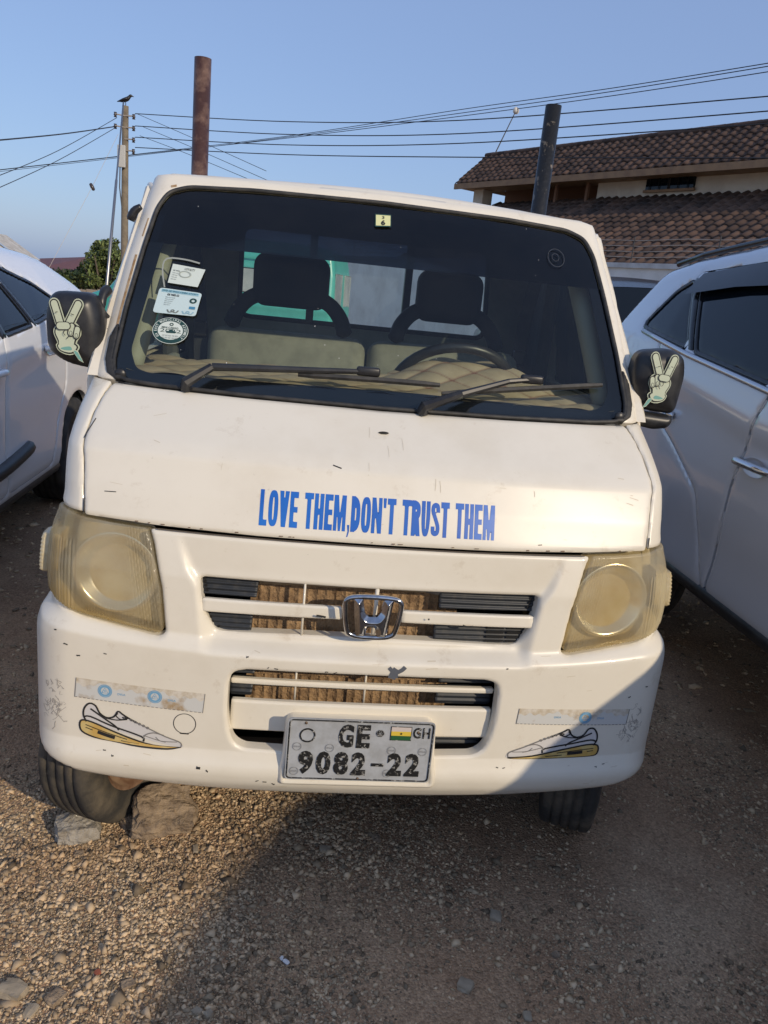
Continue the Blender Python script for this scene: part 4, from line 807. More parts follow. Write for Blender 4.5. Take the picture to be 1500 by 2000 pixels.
# ------------------------------------------------------------------ ground
def ground_z(x, y):
    d = np.maximum(np.hypot(x*.55, y)-9, 0); return GZ-2.2*sstep(d/32)
def fbm(x, y, s, seed=0):
    t = 0
    for k, a in ((1, 1), (2.1, .5), (4.3, .25)):
        t = t+a*np.sin(x*s*k*1.3+seed+1.7*np.sin(y*s*k*.9+seed*2))*np.cos(y*s*k*1.1-seed+1.3*np.sin(x*s*k*.7))
    return t
def local_z(x, y): return .006*fbm(x, y, 3.0, 1)+.003*fbm(x, y, 11., 4)
gm = bpy.data.materials.new('gravelly_soil'); gm.use_nodes = True
def build_ground():
    n = gm.node_tree.nodes; l = gm.node_tree.links; b = n['Principled BSDF']; b.inputs['Roughness'].default_value = .95; b.inputs['Specular IOR Level'].default_value = .2
    tc = n.new('ShaderNodeTexCoord')
    def noise(s, d=8, r=.65):
        t = n.new('ShaderNodeTexNoise'); t.inputs['Scale'].default_value = s; t.inputs['Detail'].default_value = d; t.inputs['Roughness'].default_value = r; l.new(tc.outputs['Object'], t.inputs['Vector']); return t.outputs[0]
    def ramp(s, cols):
        r_ = n.new('ShaderNodeValToRGB'); e = r_.color_ramp.elements; e[0].position, e[0].color = cols[0][0], (*cols[0][1], 1); e[1].position, e[1].color = cols[-1][0], (*cols[-1][1], 1)
        for p, c in cols[1:-1]: q = e.new(p); q.color = (*c, 1)
        l.new(s, r_.inputs[0]); return r_.outputs[0]
    big = ramp(noise(1.7), [(.33, (.28, .172, .103)), (.5, (.40, .258, .155)), (.66, (.49, .34, .212))])
    fine = ramp(noise(120, 6, .75), [(.30, (.6, .58, .56)), (.52, (.95, .95, .95)), (.72, (1.3, 1.27, 1.22))])
    x = n.new('ShaderNodeMix'); x.data_type = 'RGBA'; x.blend_type = 'MULTIPLY'; x.inputs[0].default_value = 1; l.new(big, x.inputs[6]); l.new(fine, x.inputs[7])
    vo = n.new('ShaderNodeTexVoronoi'); vo.inputs['Scale'].default_value = 170; l.new(tc.outputs['Object'], vo.inputs['Vector'])
    h = n.new('ShaderNodeHueSaturation'); mr = n.new('ShaderNodeMapRange'); mr.inputs[3].default_value = .78; mr.inputs[4].default_value = 1.25; sp = n.new('ShaderNodeSeparateXYZ'); l.new(vo.outputs['Color'], sp.inputs[0]); l.new(sp.outputs[0], mr.inputs[0]); l.new(mr.outputs[0], h.inputs['Value']); l.new(x.outputs[2], h.inputs['Color']); l.new(h.outputs[0], b.inputs['Base Color'])
    m1 = n.new('ShaderNodeMath'); m1.operation = 'MULTIPLY_ADD'; m1.inputs[1].default_value = -.8; l.new(vo.outputs['Distance'], m1.inputs[0]); l.new(noise(60), m1.inputs[2])
    bp_ = n.new('ShaderNodeBump'); bp_.inputs['Strength'].default_value = .7; bp_.inputs['Distance'].default_value = .007; l.new(m1.outputs[0], bp_.inputs['Height']); l.new(bp_.outputs[0], b.inputs['Normal'])
build_ground()
def axis(a, b, c, d, n1, n2): return np.unique(np.concatenate([-np.geomspace(-b, -a, n2)[::-1] if a < 0 else [], np.linspace(b, c, n1), np.geomspace(c, d, n2)]))
gx = axis(-300, -2.2, 2.2, 300, 150, 26); gy = axis(-60, -1.4, 4, 400, 170, 26)
X, Y = np.meshgrid(gx, gy); Z = ground_z(X, Y)+local_z(X, Y)*sstep((6-np.hypot(X, Y))/3)
idx = np.arange(X.size).reshape(X.shape); fq = np.stack([idx[:-1, :-1], idx[:-1, 1:], idx[1:, 1:], idx[1:, :-1]], -1).reshape(-1, 4)
g = mk('ground', np.stack([X.ravel(), Y.ravel(), Z.ravel()], 1), fq, gm); g['kind'] = 'structure'; g['label'] = 'brown gravelly dirt yard'
# loose gravel: real stones, too many to count
def scatter(name, n, area, size, mat, label, dens=None, sub=0):
    ph = np.array([(1,0,0),(-1,0,0),(0,1,0),(0,-1,0),(0,0,1),(0,0,-1)], float); tf = np.array([(0,2,4),(2,1,4),(1,3,4),(3,0,4),(2,0,5),(1,2,5),(3,1,5),(0,3,5)])
    x = rng.uniform(area[0], area[1], n*5); y = rng.uniform(area[2], area[3], n*5)
    if dens is not None: k = rng.random(n*5) < dens(x, y); x, y = x[k], y[k]
    x, y = x[:n], y[:n]; n = len(x)
    s = size[0]*np.exp(rng.normal(0, size[1], n)); s = np.minimum(s, size[0]*3.2)
    V_ = ph[None]*(1+rng.normal(0, .28, (n, 6, 1)))+rng.normal(0, .24, (n, 6, 3)); V_ *= (s[:, None]*rng.uniform(.6, 1.3, (n, 3)))[:, None, :]; V_[:, :, 2] *= .58
    a = rng.uniform(0, 6.28, n); c_, s_ = np.cos(a)[:, None], np.sin(a)[:, None]; vx = V_[:, :, 0]*c_-V_[:, :, 1]*s_; vy = V_[:, :, 0]*s_+V_[:, :, 1]*c_
    P = np.stack([vx+x[:, None], vy+y[:, None], V_[:, :, 2]+(ground_z(x, y)+local_z(x, y)+s*.12)[:, None]], -1).reshape(-1, 3)
    F_ = (tf[None]+(np.arange(n)*6)[:, None, None]).reshape(-1, 3)
    me = bpy.data.meshes.new(name); me.vertices.add(len(P)); me.vertices.foreach_set('co', P.ravel().astype(np.float32)); me.loops.add(F_.size); me.loops.foreach_set('vertex_index', F_.ravel().astype(np.int32))
    me.polygons.add(len(F_)); me.polygons.foreach_set('loop_start', np.arange(0, F_.size, 3, dtype=np.int32)); me.polygons.foreach_set('loop_total', np.full(len(F_), 3, np.int32)); me.update(); me.validate()
    o = obj(name, me, mat); return tag(o, label, 'gravel', kind='stuff')
grav = M('mixed_gravel', (.47, .36, .23), .85, c2=(.35, .245, .145), scale=3, lo=.35, hi=.65, island=.68)
def dl(x, y): return sstep((x+1.9)/.8)*sstep((2.0-x)/.7)*sstep((y+1.3)/.5)*np.clip(.36+.9*np.exp(-((x+.55)/.55)**2)*np.exp(-((y+.05)/.6)**2)-.33*sstep((x-.0)/.4)+.30*fbm(x, y, 2.2, 3), .025, 1)
scatter('gravel', 135000, (-1.9, 2.0, -1.3, 1.0), (.0030, .48), grav, 'small loose brown and grey gravel over the dirt', dl)
scatter('gravel', 3400, (-1.9, 2.0, -1.3, 1.2), (.0078, .34), grav, 'larger scattered gravel stones over the dirt', dl)
scatter('gravel', 9000, (-2.6, 2.6, 1.0, 6.0), (.009, .4), grav, 'sparse gravel on the ground under and behind the truck')
# single stones
def stone(name, loc, size, rz, mat, label, seed, rough=.12, tilt=(0, 0), cuts=4, group=None, box=.6):
    bm = bmesh.new(); bmesh.ops.create_cube(bm, size=2); bmesh.ops.subdivide_edges(bm, edges=bm.edges, cuts=cuts, use_grid_fill=True)
    q = random.Random(seed); of = Vector((q.uniform(-9, 9), q.uniform(-9, 9), q.uniform(-9, 9)))
    for v in bm.verts:
        s_ = v.co.normalized()*1.25; v.co = v.co*box+s_*(1-box); d = mnoise.noise(v.co*.9+of)*rough*2+mnoise.noise(v.co*3.1+of)*rough; v.co *= 1+d
        v.co = Vector((v.co.x*size[0]/2, v.co.y*size[1]/2, v.co.z*size[2]/2))
    me = bpy.data.meshes.new(name); bm.to_mesh(me); bm.free(); o = obj(name, me, mat); o.location = loc; o.rotation_euler = (tilt[0], tilt[1], rz)
    return tag(o, label, 'stone', group)
rock_m = M('brown_rock', (.32, .24, .16), .9, c2=(.19, .14, .095), scale=26, lo=.38, hi=.62, bump=.9, bscale=85); conc = M('pale_concrete', (.36, .33, .28), .9, c2=(.25, .22, .18), scale=40, bump=.8, bscale=120)
q = at_z(318, 1580, GZ+.05); stone('rock', (q.x, q.y, GZ+.04), (.155, .125, .100), R(14), rock_m, 'angular brown rock wedged beside the front tyre', 3, .13, (R(26), R(8)), 16, box=.66)
q = at_z(150, 1612, GZ+.02); stone('concrete_lump', (q.x, q.y-.01, GZ+.010), (.105, .085, .07), R(20), conc, 'pale grey concrete lump pressed under the front tyre', 5, .10, (0, R(4)), 8)
q = at_z(250, 1605, GZ+.015); stone('stone', (q.x, q.y, GZ+.012), (.035, .035, .04), R(40), rock_m, 'small tan stone between the tyre and the angular rock', 8)
chip = M('pale_stone', (.36, .30, .22), .95, c2=(.27, .22, .155), scale=30, spec=.1)
for i, (px, py, w_, h_, lb, m_) in enumerate(((635, 1665, .030, .022, 'flat grey angular stone chip below the number plate', chip), (968, 1787, .034, .028, 'grey triangular stone in the shaded dirt', chip), (908, 1928, .032, .03, 'round pale grey stone in the shaded dirt', chip),
        (556, 1874, .009, .026, 'small white sliver lying on the gravel', M('white_chip', (.75, .74, .72), .6)), (1086, 1862, .016, .02, 'small tan pebble in the shaded dirt', rock_m), (735, 1640, .022, .026, 'brown pebble below the bumper', rock_m),
        (1030, 1985, .022, .018, 'pale pebble at the edge of the dirt', chip), (25, 1935, .055, .04, 'large pale stone half sunk in the gravel', chip), (108, 1950, .036, .03, 'tan stone sunk in the gravel beside the large pale one', rock_m), (190, 1902, .014, .014, 'small brick red stone on the gravel', M('brick_red', (.30, .09, .05), .8)),
        (250, 1925, .03, .02, 'flat tan stone flake on the gravel', rock_m), (382, 1660, .03, .014, 'thin pale twig-like stone flake on the gravel', chip), (155, 1672, .022, .016, 'small brown stone chip on the sunlit gravel', rock_m), (60, 1975, .03, .022, 'grey stone beside the sunken tan stone', chip),
        (384, 1975, .02, .016, 'pale grey pebble near the gravel edge', chip), (408, 1980, .018, .016, 'second pale pebble beside the grey pebble', chip))):
    q = at_z(px, py, GZ); stone('stone', (q.x, q.y, GZ+h_*.08+float(local_z(q.x, q.y))), (w_, h_, min(w_, h_)*.6), i*1.3, m_, lb, 20+i, .10, cuts=3)

# ------------------------------------------------------------------ parked vehicles
carglass = M('dark_car_glass', (.006, .009, .013), .03, spec=.32); blackgloss = M('gloss_black_trim', (.012, .012, .013), .2)
def resample(P, st=.06):
    out = [np.array(P[0], float)]
    for a, b in zip(P[:-1], P[1:]):
        a, b = np.array(a, float), np.array(b, float); n = max(1, int(np.linalg.norm(b-a)/st))
        out += [a+(b-a)*(i+1)/n for i in range(n)]
    return out
def car(name, label, loc, rz, sp, pm, cat='car', group=None):
    t = thing(name, label, cat, loc, rz, group); W, L, belt, tum, Rl = sp['W'], sp['L'], sp['belt'], sp['tumble'], sp.get('roll', .07)
    top = [p for sg in sp['top'] for p in sg[1]]; H = max(p[1] for p in top); sill = sp['sill']
    def xs(y, z):
        k = np.clip((sp.get('nose', 1.0)-y)/sp.get('nose', 1.0), 0, 1); r_ = np.clip((y-(L-.8))/.8, 0, 1); b = np.interp(y, [p[0] for p in belt], [p[1] for p in belt])
        x = W-.13*W*k**2.2-.07*W*r_**2-.045*np.clip((.42-z)/.22, 0, 1)**2+.016*np.exp(-((z-b+.10)/.07)**2)-.008*np.exp(-((z-.60)/.12)**2)
        return x-tum*np.clip((z-b)/(H-b), 0, 1.05)**1.15
    outl = list(top)+[(top[-1][0]-.02, sill), (top[0][0]+.02, sill)]; so = poly_sdf(fillet(outl, .05, 4))
    arches = [circ_sdf(y, sp['R'], sp['R']+.045) for y in sp['wheels']]; glasses = [poly_sdf(fillet(P, .025)) for P in sp['glass']]; doors = [poly_sdf(fillet(P, .04)) for P in sp['doors']]
    bx_ = (-.02, L+.02, sill-.02, H+.03)
    for s in (-1, 1):
        def pos(off=0., roll=Rl): return lambda U, V, D, b: (s*(xs(U, V)+off-rollf(so(U, V).clip(-9, 0), roll)-rollf(D, .004)-b), U, V)
        panel('body_side', cut(so, *arches, *[grow(g_, .004) for g_ in glasses], *[grow(d, .004) for d in doors]), pos(), bx_, .022, pm, t, .03)
        for i, d in enumerate(doors):
            P = sp['doors'][i]; db = (min(p[0] for p in P)-.02, max(p[0] for p in P)+.02, min(p[1] for p in P)-.02, max(p[1] for p in P)+.02)
            dd = panel('door', cut(inter(d, grow(so, -.006)), *arches, *[grow(g_, .004) for g_ in glasses]), pos(), db, .02, pm, t, .03)
            hy, hz_ = sp['handles'][i]; x_ = float(xs(np.array(hy), np.array(hz_)))
            h_ = MB().tube(catmull([(s*(x_+.004), hy-.10, hz_), (s*(x_+.032), hy-.075, hz_+.004), (s*(x_+.038), hy, hz_+.006), (s*(x_+.032), hy+.075, hz_+.004), (s*(x_+.004), hy+.10, hz_)], 3), .015, 8).build('handle', sp.get('handle_mat', pm), dd, True)
            MB().lathe([(0, 0), (.05, .003), (.058, .006)], Matrix.Translation((s*(x_-.002), hy, hz_-.004)) @ Matrix.Rotation(0 if s > 0 else math.pi, 4, 'Z') @ Matrix.Diagonal((1, 1.3, .6, 1)), 18).build('handle_cup', sp.get('cup_mat', pm), dd, True)
        for P, g_ in zip(sp['glass'], glasses):
            gb = (min(p[0] for p in P)-.02, max(p[0] for p in P)+.02, min(p[1] for p in P)-.02, max(p[1] for p in P)+.02); sd_frame = cut(grow(g_, .004), grow(g_, -.014))
            w_ = panel('window', g_, pos(-.012), gb, .025, sp.get('glass_mat', carglass), t, 0)
            panel('window_trim', sd_frame, pos(-.004), gb, .008, blackgloss, w_, .012)
        panel('inner_liner', cut(grow(so, -.05), *[grow(a_, .0) for a_ in arches]), pos(-.05), bx_, .05, dark, t, 0)
        if 'chrome' in sp:
            pts = [(s*(float(xs(np.array(y), np.array(z)))+.003), y, z) for y, z in resample(sp['chrome'], .15)]; MB().tube(pts, .013, 6).build('chrome_strip', M('satin_chrome', (.6, .6, .62), .25, metal=.9), t, True)
        pts = [(s*(float(xs(np.array(y), np.array(sill+.03)))-.035), y, sill+.03) for y in np.linspace(sp['wheels'][0]+sp['R']+.05, sp['wheels'][1]-sp['R']-.05, 12)]
        MB().tube(pts, .04, 8).build('sill_cladding', black, t, True)
        for P in sp.get('pillars', ()):
            panel('pillar_trim', poly_sdf(P), pos(.0015), (min(p[0] for p in P)-.01, max(p[0] for p in P)+.01, min(p[1] for p in P)-.01, max(p[1] for p in P)+.01), .012, blackgloss, t, .004)
        if 'visor' in sp:
            V_ = []
            for y, z in resample(sp['visor'], .12):
                for dz, dx in ((.012, .004), (-.035, .020), (-.085, .030)): V_.append((s*(float(xs(np.array(y), np.array(z+dz)))+dx), y, z+dz))
            n_ = len(V_)//3; mk('rain_visor', V_, [(3*i+j, 3*i+j+1, 3*i+j+4, 3*i+j+3) for i in range(n_-1) for j in range(2)], blackgloss, t)
        if 'rail' in sp:
            pts = [(s*(float(xs(np.array(y), np.array(z)))-Rl*.55), y, z+.012) for y, z in resample(sp['rail'], .2)]; MB().tube(pts, .014, 8).build('roof_rail', blackgloss, t, True)
        for y in sp['wheels']: wheel(t, (s*(W-.125), y, sp['R']), sp['R'], .215, 0 if s > 0 else math.pi, M('car_tyre', (.018, .018, .018), .8, c2=(.05, .046, .04), scale=10), M('alloy', (.13, .13, .135), .4, metal=.8), rim=.66)
        fl = MB().lathe([(.0, 0), (.06, -.02), (.10, -.012), (.105, .02)], Matrix.Translation((s*W*.68, .09, .68 if H < 2 else .8)) @ Matrix.Rotation(R(90), 4, 'Z') @ Matrix.Diagonal((1, 1.5, .7, 1)), 20).build('headlight', M('car_lamp', (.75, .75, .75), .08, spec=.8), t, True)
        MB().box((s*W*.86-.09, L-.05, .80), (s*W*.86+.05, L+.012, 1.0)).build('tail_light', M('red_lamp', (.30, .01, .01), .15), t, True, .03, 3)
    for nm, P, kind in sp['top']:
        P2_ = resample(P, .07); V_ = []; cs = np.linspace(-1, 1, 13)
        for y, z in P2_:
            xe = float(xs(np.array(y), np.array(z)))-Rl; cr = .035 if z > .9 else .0
            for c_ in cs: V_.append((c_*xe, y, z+cr*(1-c_*c_)-(0 if kind != 'glass' else .004)))
        n_ = len(P2_); F_ = [(i*13+j, i*13+j+1, (i+1)*13+j+1, (i+1)*13+j) for i in range(n_-1) for j in range(12)]
        mk(nm, V_, F_, {'paint': pm, 'glass': carglass, 'black': blackgloss}[kind], t)
    MB().box((-W+.12, .25, sill-.02), (W-.12, L-.25, sill+.04)).build('underbody', dark, t)
    return t
white = M('white_car_paint', (.80, .81, .83), .22, coat=.8); silver = M('pearl_white_car_paint', (.61, .62, .65), .2, coat=1.0, metal=.1)
sedan = dict(W=.89, L=4.5, sill=.27, R=.32, tumble=.27, nose=1.1, roll=.06, wheels=(.85, 3.45), belt=[(0,.75),(1.2,.95),(2.4,1.08),(3.2,1.14),(4.5,1.08)],
    top=[('front_fascia',[(.02,.30),(0,.55),(.06,.70),(.22,.78)],'paint'),('hood',[(.22,.78),(.8,.90),(1.2,.97)],'paint'),('windshield',[(1.2,.97),(1.55,1.16),(2.0,1.38)],'glass'),('roof',[(2.0,1.38),(2.4,1.45),(2.85,1.475),(3.3,1.455),(3.5,1.43)],'paint'),('rear_window',[(3.5,1.43),(3.85,1.31),(4.15,1.15)],'glass'),('boot',[(4.15,1.15),(4.40,1.10),(4.47,1.0),(4.5,.62),(4.45,.34)],'paint')],
    glass=[[(1.45,1.0),(2.22,1.065),(2.22,1.42),(2.05,1.375)],[(2.28,1.07),(2.66,1.10),(2.52,1.415),(2.28,1.42)],[(2.70,1.105),(3.10,1.155),(3.24,1.20),(3.02,1.30),(2.56,1.41)]],
    doors=[[(1.25,.34),(2.24,.34),(2.24,1.435),(2.05,1.395),(1.32,.98)],[(2.26,.34),(2.92,.34),(3.03,.55),(3.20,.76),(3.20,1.10),(2.70,1.41),(2.26,1.435)]], handles=[(2.05,.93),(2.86,.985)], pillars=[[(2.222,1.066),(2.278,1.071),(2.278,1.42),(2.222,1.42)],[(2.662,1.10),(2.698,1.105),(2.558,1.41),(2.522,1.415)]])
sd_car = car('parked_sedan', 'white sedan with dark tinted windows parked beside the truck', (-2.47, -.06, GZ), 0, sedan, white, group=None)
sd_car.scale = (1, 1, 1.035)
for s in (-1, 1): MB().tube(catmull([(s*.875,1.7,.46),(s*.893,2.1,.475),(s*.893,2.45,.505),(s*.885,2.58,.52)], 4), [.012]+[.034]*10+[.024, .008], 8).build('side_moulding', black, sd_car, True)
suv = dict(W=.93, L=4.95, sill=.40, R=.36, tumble=.20, nose=.9, roll=.07, wheels=(.92, 4.05), belt=[(0,.95),(1.7,1.16),(3.1,1.23),(4.0,1.36),(4.95,1.38)],
    top=[('front_fascia',[(.02,.36),(0,.80),(.10,1.05),(.25,1.15)],'paint'),('hood',[(.25,1.15),(.9,1.23),(1.7,1.26)],'paint'),('windshield',[(1.7,1.26),(2.1,1.49),(2.55,1.72)],'glass'),('roof',[(2.55,1.72),(3.0,1.80),(3.6,1.81),(4.15,1.76),(4.42,1.71)],'black'),('rear_window',[(4.42,1.71),(4.62,1.45),(4.80,1.22)],'glass'),('tailgate',[(4.80,1.22),(4.92,1.05),(4.95,.8),(4.92,.44)],'paint')],
    glass=[[(1.95,1.20),(3.03,1.262),(3.03,1.72),(2.66,1.68)],[(3.09,1.268),(3.68,1.335),(3.98,1.665),(3.09,1.72)],[(3.735,1.345),(4.24,1.41),(4.28,1.43),(4.14,1.60),(4.03,1.655)]],
    doors=[[(1.72,.42),(3.20,.42),(3.17,.9),(3.06,1.24),(3.06,1.75),(2.62,1.70),(1.85,1.22)],[(3.215,.42),(3.30,.55),(3.42,.80),(3.70,.95),(3.92,1.05),(4.0,1.38),(4.02,1.68),(3.075,1.75),(3.075,1.24),(3.185,.9)]], handles=[(3.05,.985),(3.82,1.06)],
    chrome=[(1.95,1.19),(3.05,1.250),(3.7,1.325),(4.22,1.40)], rail=[(2.6,1.72),(3.0,1.80),(3.6,1.81),(4.15,1.76),(4.38,1.72)], pillars=[[(3.032,1.265),(3.088,1.268),(3.088,1.72),(3.032,1.72)],[(3.685,1.335),(3.732,1.345),(4.027,1.655),(3.983,1.665)]], visor=[(2.75,1.695),(3.1,1.715),(3.6,1.70),(3.97,1.665)], handle_mat=M('chrome_handle', (.62, .63, .65), .15, metal=.9))
sv = car('parked_suv', 'pearl white sport utility vehicle with chrome door handles beside the truck', (2.36, -2.12, GZ+.03), 0, suv, silver)
b = bmesh.new(); bmesh.ops.create_cube(b, size=1)
for v in b.verts: v.co = Vector((v.co.x*(.05 if v.co.z < 0 else .015), (v.co.y*.26 if v.co.z < 0 else v.co.y*.07+.09), v.co.z*.10))
bmesh.ops.bevel(b, geom=b.edges[:], offset=.012, segments=2, affect='EDGES'); me = bpy.data.meshes.new('roof_fin'); b.to_mesh(me); b.free(); fo = obj('roof_fin', me, M('pale_fin', (.75, .72, .62), .3), sv); fo.location = (-.32, 3.45, 1.87)
darkcar = M('dark_grey_car_paint', (.035, .038, .042), .3, coat=.6)
car('parked_suv', 'dark grey sport utility vehicle parked behind the pearl white one', (2.95, 9.3, GZ), math.pi, suv, darkcar)
van = dict(W=.97, L=5.5, sill=.42, R=.36, tumble=.16, nose=.6, roll=.10, wheels=(.95, 4.25), belt=[(0,1.0),(1.0,1.25),(5.5,1.30)],
    top=[('front_fascia',[(.02,.42),(0,.85),(.12,1.0)],'paint'),('hood',[(.12,1.0),(.75,1.24)],'paint'),('windshield',[(.75,1.24),(1.1,1.68),(1.45,2.10)],'glass'),('roof',[(1.45,2.10),(1.85,2.36),(2.8,2.45),(4.6,2.45),(5.25,2.40),(5.40,2.30)],'paint'),('rear_door',[(5.40,2.30),(5.48,1.9),(5.5,1.2),(5.48,.5)],'paint')],
    glass=[[(1.05,1.30),(1.95,1.30),(1.95,1.92),(1.50,1.92)],[(2.30,1.42),(3.15,1.42),(3.15,1.90),(2.30,1.90)],[(3.40,1.42),(4.20,1.42),(4.20,1.90),(3.40,1.90)],[(4.55,1.42),(5.12,1.42),(5.10,1.90),(4.55,1.90)]],
    doors=[[(.92,.5),(2.08,.5),(2.08,2.02),(1.52,2.02),(.95,1.26)]], handles=[(1.9,1.12)], glass_mat=M('grey_van_glass', (.22, .25, .25), .08, c2=(.40, .42, .40), scale=1.3))
tealp = M('teal_van_paint', (.05, .33, .29), .35, c2=(.07, .40, .35), scale=2, coat=.3)
vn = car('parked_van', 'tall teal passenger van standing behind the truck', (-4.80, 16.6, -.25), R(-104), van, tealp, 'van')
for s in (-1, 1):
    w_ = MB().box((s*.45-.30, 5.485, 1.30), (s*.45+.30, 5.50, 1.95)).build('rear_window', MATS['grey_van_glass'], vn, False, .02)
    MB().box((s*.985-.012, .6, 2.13), (s*.985-.004, .62, 2.15)).box((s*.93, 1.5, 2.10), (s*.955, 5.4, 2.125)).build('drip_rail', tealp, vn)

car('parked_van', 'unseen grey passenger van added to shade the dirt in front of the truck', (2.36, -8.93, GZ), -.253, van, M('grey_van_paint', (.30, .31, .32), .3, coat=.5), 'van')  # out-of-view van, added so its shadow covers the foreground dirt

# ------------------------------------------------------------------ yard wall, house with tiled roofs
def frame_pts(o, t):                    # local frame: s along the wall, n away from the yard
    o = Vector((o[0], o[1], 0)); t = Vector((t[0], t[1], 0)).normalized(); n_ = Vector((-t.y, t.x, 0)); n_ = n_ if n_.dot(Vector((1, .4, 0))) > 0 else -n_
    return lambda s, n, z: o+t*s+n_*n+Vector((0, 0, z))
Q = frame_pts((5.59, 13.44), (.41, -.912))
def slab(name, Fp, s0, s1, n0, n1, z0, z1, mat, parent=None, bevel=.0):
    v = [Fp(s, n, z) for z in (z0, z1) for (s, n) in ((s0, n0), (s1, n0), (s1, n1), (s0, n1))]
    return MB().add(v, [(0,3,2,1),(4,5,6,7),(0,1,5,4),(1,2,6,5),(2,3,7,6),(3,0,4,7)]).build(name, mat, parent, False, bevel)
plaster = M('whitewashed_plaster', (.76, .76, .72), .85, c2=(.60, .59, .55), scale=1.6, lo=.42, hi=.7, bump=.2, bscale=18)
wall = slab('yard_wall', Q, -16, 9, 0, .22, -2.5, 2.33, plaster); tag(wall, 'tall whitewashed boundary wall behind the parked vehicles', 'wall')
slab('coping', Q, -16.05, 9.05, -.05, .27, 2.33, 2.42, M('pale_coping', (.62, .62, .60), .8, c2=(.45, .44, .42), scale=3), wall)
fen = thing('security_fence', 'thin wire security fence on top of the white wall', 'fence', Q(0, .11, 2.42))
FM = M('galvanised_wire', (.42, .37, .31), .5, metal=.4)
for i in range(12): p = Q(-13+i*1.9, .11, 2.42)-fen.location; MB().tube([p, p+Vector((0, 0, .48))], .011, 6).build('fence_post', M('dark_post', (.05, .05, .05), .6), fen)
for k in range(4): MB().tube([Q(s, .11, 2.54+.10*k-.012*math.sin(s*3.3))-fen.location for s in np.linspace(-13, 8, 40)], .0055, 4).build('wire', FM, fen)
Hq = frame_pts((5.59, 13.44), (.49, -.872))
house = thing('tiled_house', 'house with two brown clay tiled roofs beyond the white wall', 'house', Hq(-3, 6, 0)); ho = house.location.copy()
HF = lambda s, n, z: Hq(s, n, z)-ho
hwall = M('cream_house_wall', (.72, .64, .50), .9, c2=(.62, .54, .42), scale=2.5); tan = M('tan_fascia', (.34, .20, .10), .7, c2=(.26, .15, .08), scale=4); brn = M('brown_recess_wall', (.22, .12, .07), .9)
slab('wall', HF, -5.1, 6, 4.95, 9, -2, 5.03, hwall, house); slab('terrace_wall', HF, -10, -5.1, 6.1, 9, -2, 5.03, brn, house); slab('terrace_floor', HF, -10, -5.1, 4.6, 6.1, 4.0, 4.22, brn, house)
slab('column', HF, -10.0, -9.55, 4.75, 5.15, -1, 4.97, hwall, house, .01)
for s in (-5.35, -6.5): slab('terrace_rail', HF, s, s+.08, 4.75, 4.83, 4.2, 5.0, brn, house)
def on_n(px, py, n):                    # where a sight line meets the house's vertical plane at depth n
    a = Hq(0, n, 0); nn = (Hq(0, 1, 0)-Hq(0, 0, 0)); r_ = ray(px, py); c_ = Vector(CAM_POS); k = (a-c_).dot(nn)/r_.dot(nn); p = c_+r_*k; tt = Hq(1, 0, 0)-Hq(0, 0, 0)
    return (p-Hq(0, 0, 0)).dot(tt), p.z
sa, za = on_n(1264, 360, 4.9); sb, zb = on_n(1360, 340, 4.9); z0, z1 = 4.58, 4.93
win = slab('window', HF, sa, sb, 4.86, 4.94, z0, z1, carglass, house)
slab('window_frame', HF, sa-.05, sb+.05, 4.84, 4.90, z0-.06, z0, tan, win); slab('window_frame', HF, (sa+sb)/2-.03, (sa+sb)/2+.03, 4.84, 4.90, z0, z1, M('dark_frame', (.05, .04, .035), .6), win)
for i in range(5):
    s_ = sa+(sb-sa)*(i+.5)/5; MB().tube([HF(s_, 4.83, z0), HF(s_, 4.83, z1)], .012, 5).build('burglar_bar', dark, win)
tile_m = M('brown_clay_tile', (.095, .053, .032), .75, c2=(.05, .032, .022), scale=1.3, lo=.35, hi=.7)
n_ = tile_m.node_tree.nodes; l_ = tile_m.node_tree.links; b_ = n_['Principled BSDF']; src = b_.inputs['Base Color'].links[0].from_socket
oi = n_.new('ShaderNodeObjectInfo'); ge = n_.new('ShaderNodeNewGeometry'); ad = n_.new('ShaderNodeMath'); l_.new(oi.outputs['Random'], ad.inputs[0]); l_.new(ge.outputs['Random Per Island'], ad.inputs[1])
fr = n_.new('ShaderNodeMath'); fr.operation = 'FRACT'; l_.new(ad.outputs[0], fr.inputs[0]); mr = n_.new('ShaderNodeMapRange'); mr.inputs[3].default_value = .55; mr.inputs[4].default_value = 1.5; l_.new(fr.outputs[0], mr.inputs[0])
hs_ = n_.new('ShaderNodeHueSaturation'); l_.new(src, hs_.inputs['Color']); l_.new(mr.outputs[0], hs_.inputs['Value']); l_.new(hs_.outputs[0], b_.inputs['Base Color'])
def tile_mesh(w_, L_):
    v = []; n = 7
    for j, (yy, lift) in enumerate(((-.02, .030), (L_*.5, .015), (L_+.02, .0))):
        for i in range(n):
            a = i/(n-1); xx = -w_/2+w_*1.06*a; zz = .042*math.sin(math.pi*min(a/.62, 1))**.8-.012*math.sin(math.pi*max((a-.62)/.38, 0)); v.append((xx, yy, zz+lift))
    fc = [(j*n+i, j*n+i+1, (j+1)*n+i+1, (j+1)*n+i) for j in range(2) for i in range(n-1)]
    k = len(v); v += [(p[0], p[1], p[2]-.035) for p in v[:n]]; fc += [(i+1, i, k+i, k+i+1) for i in range(n-1)]
    return v, fc
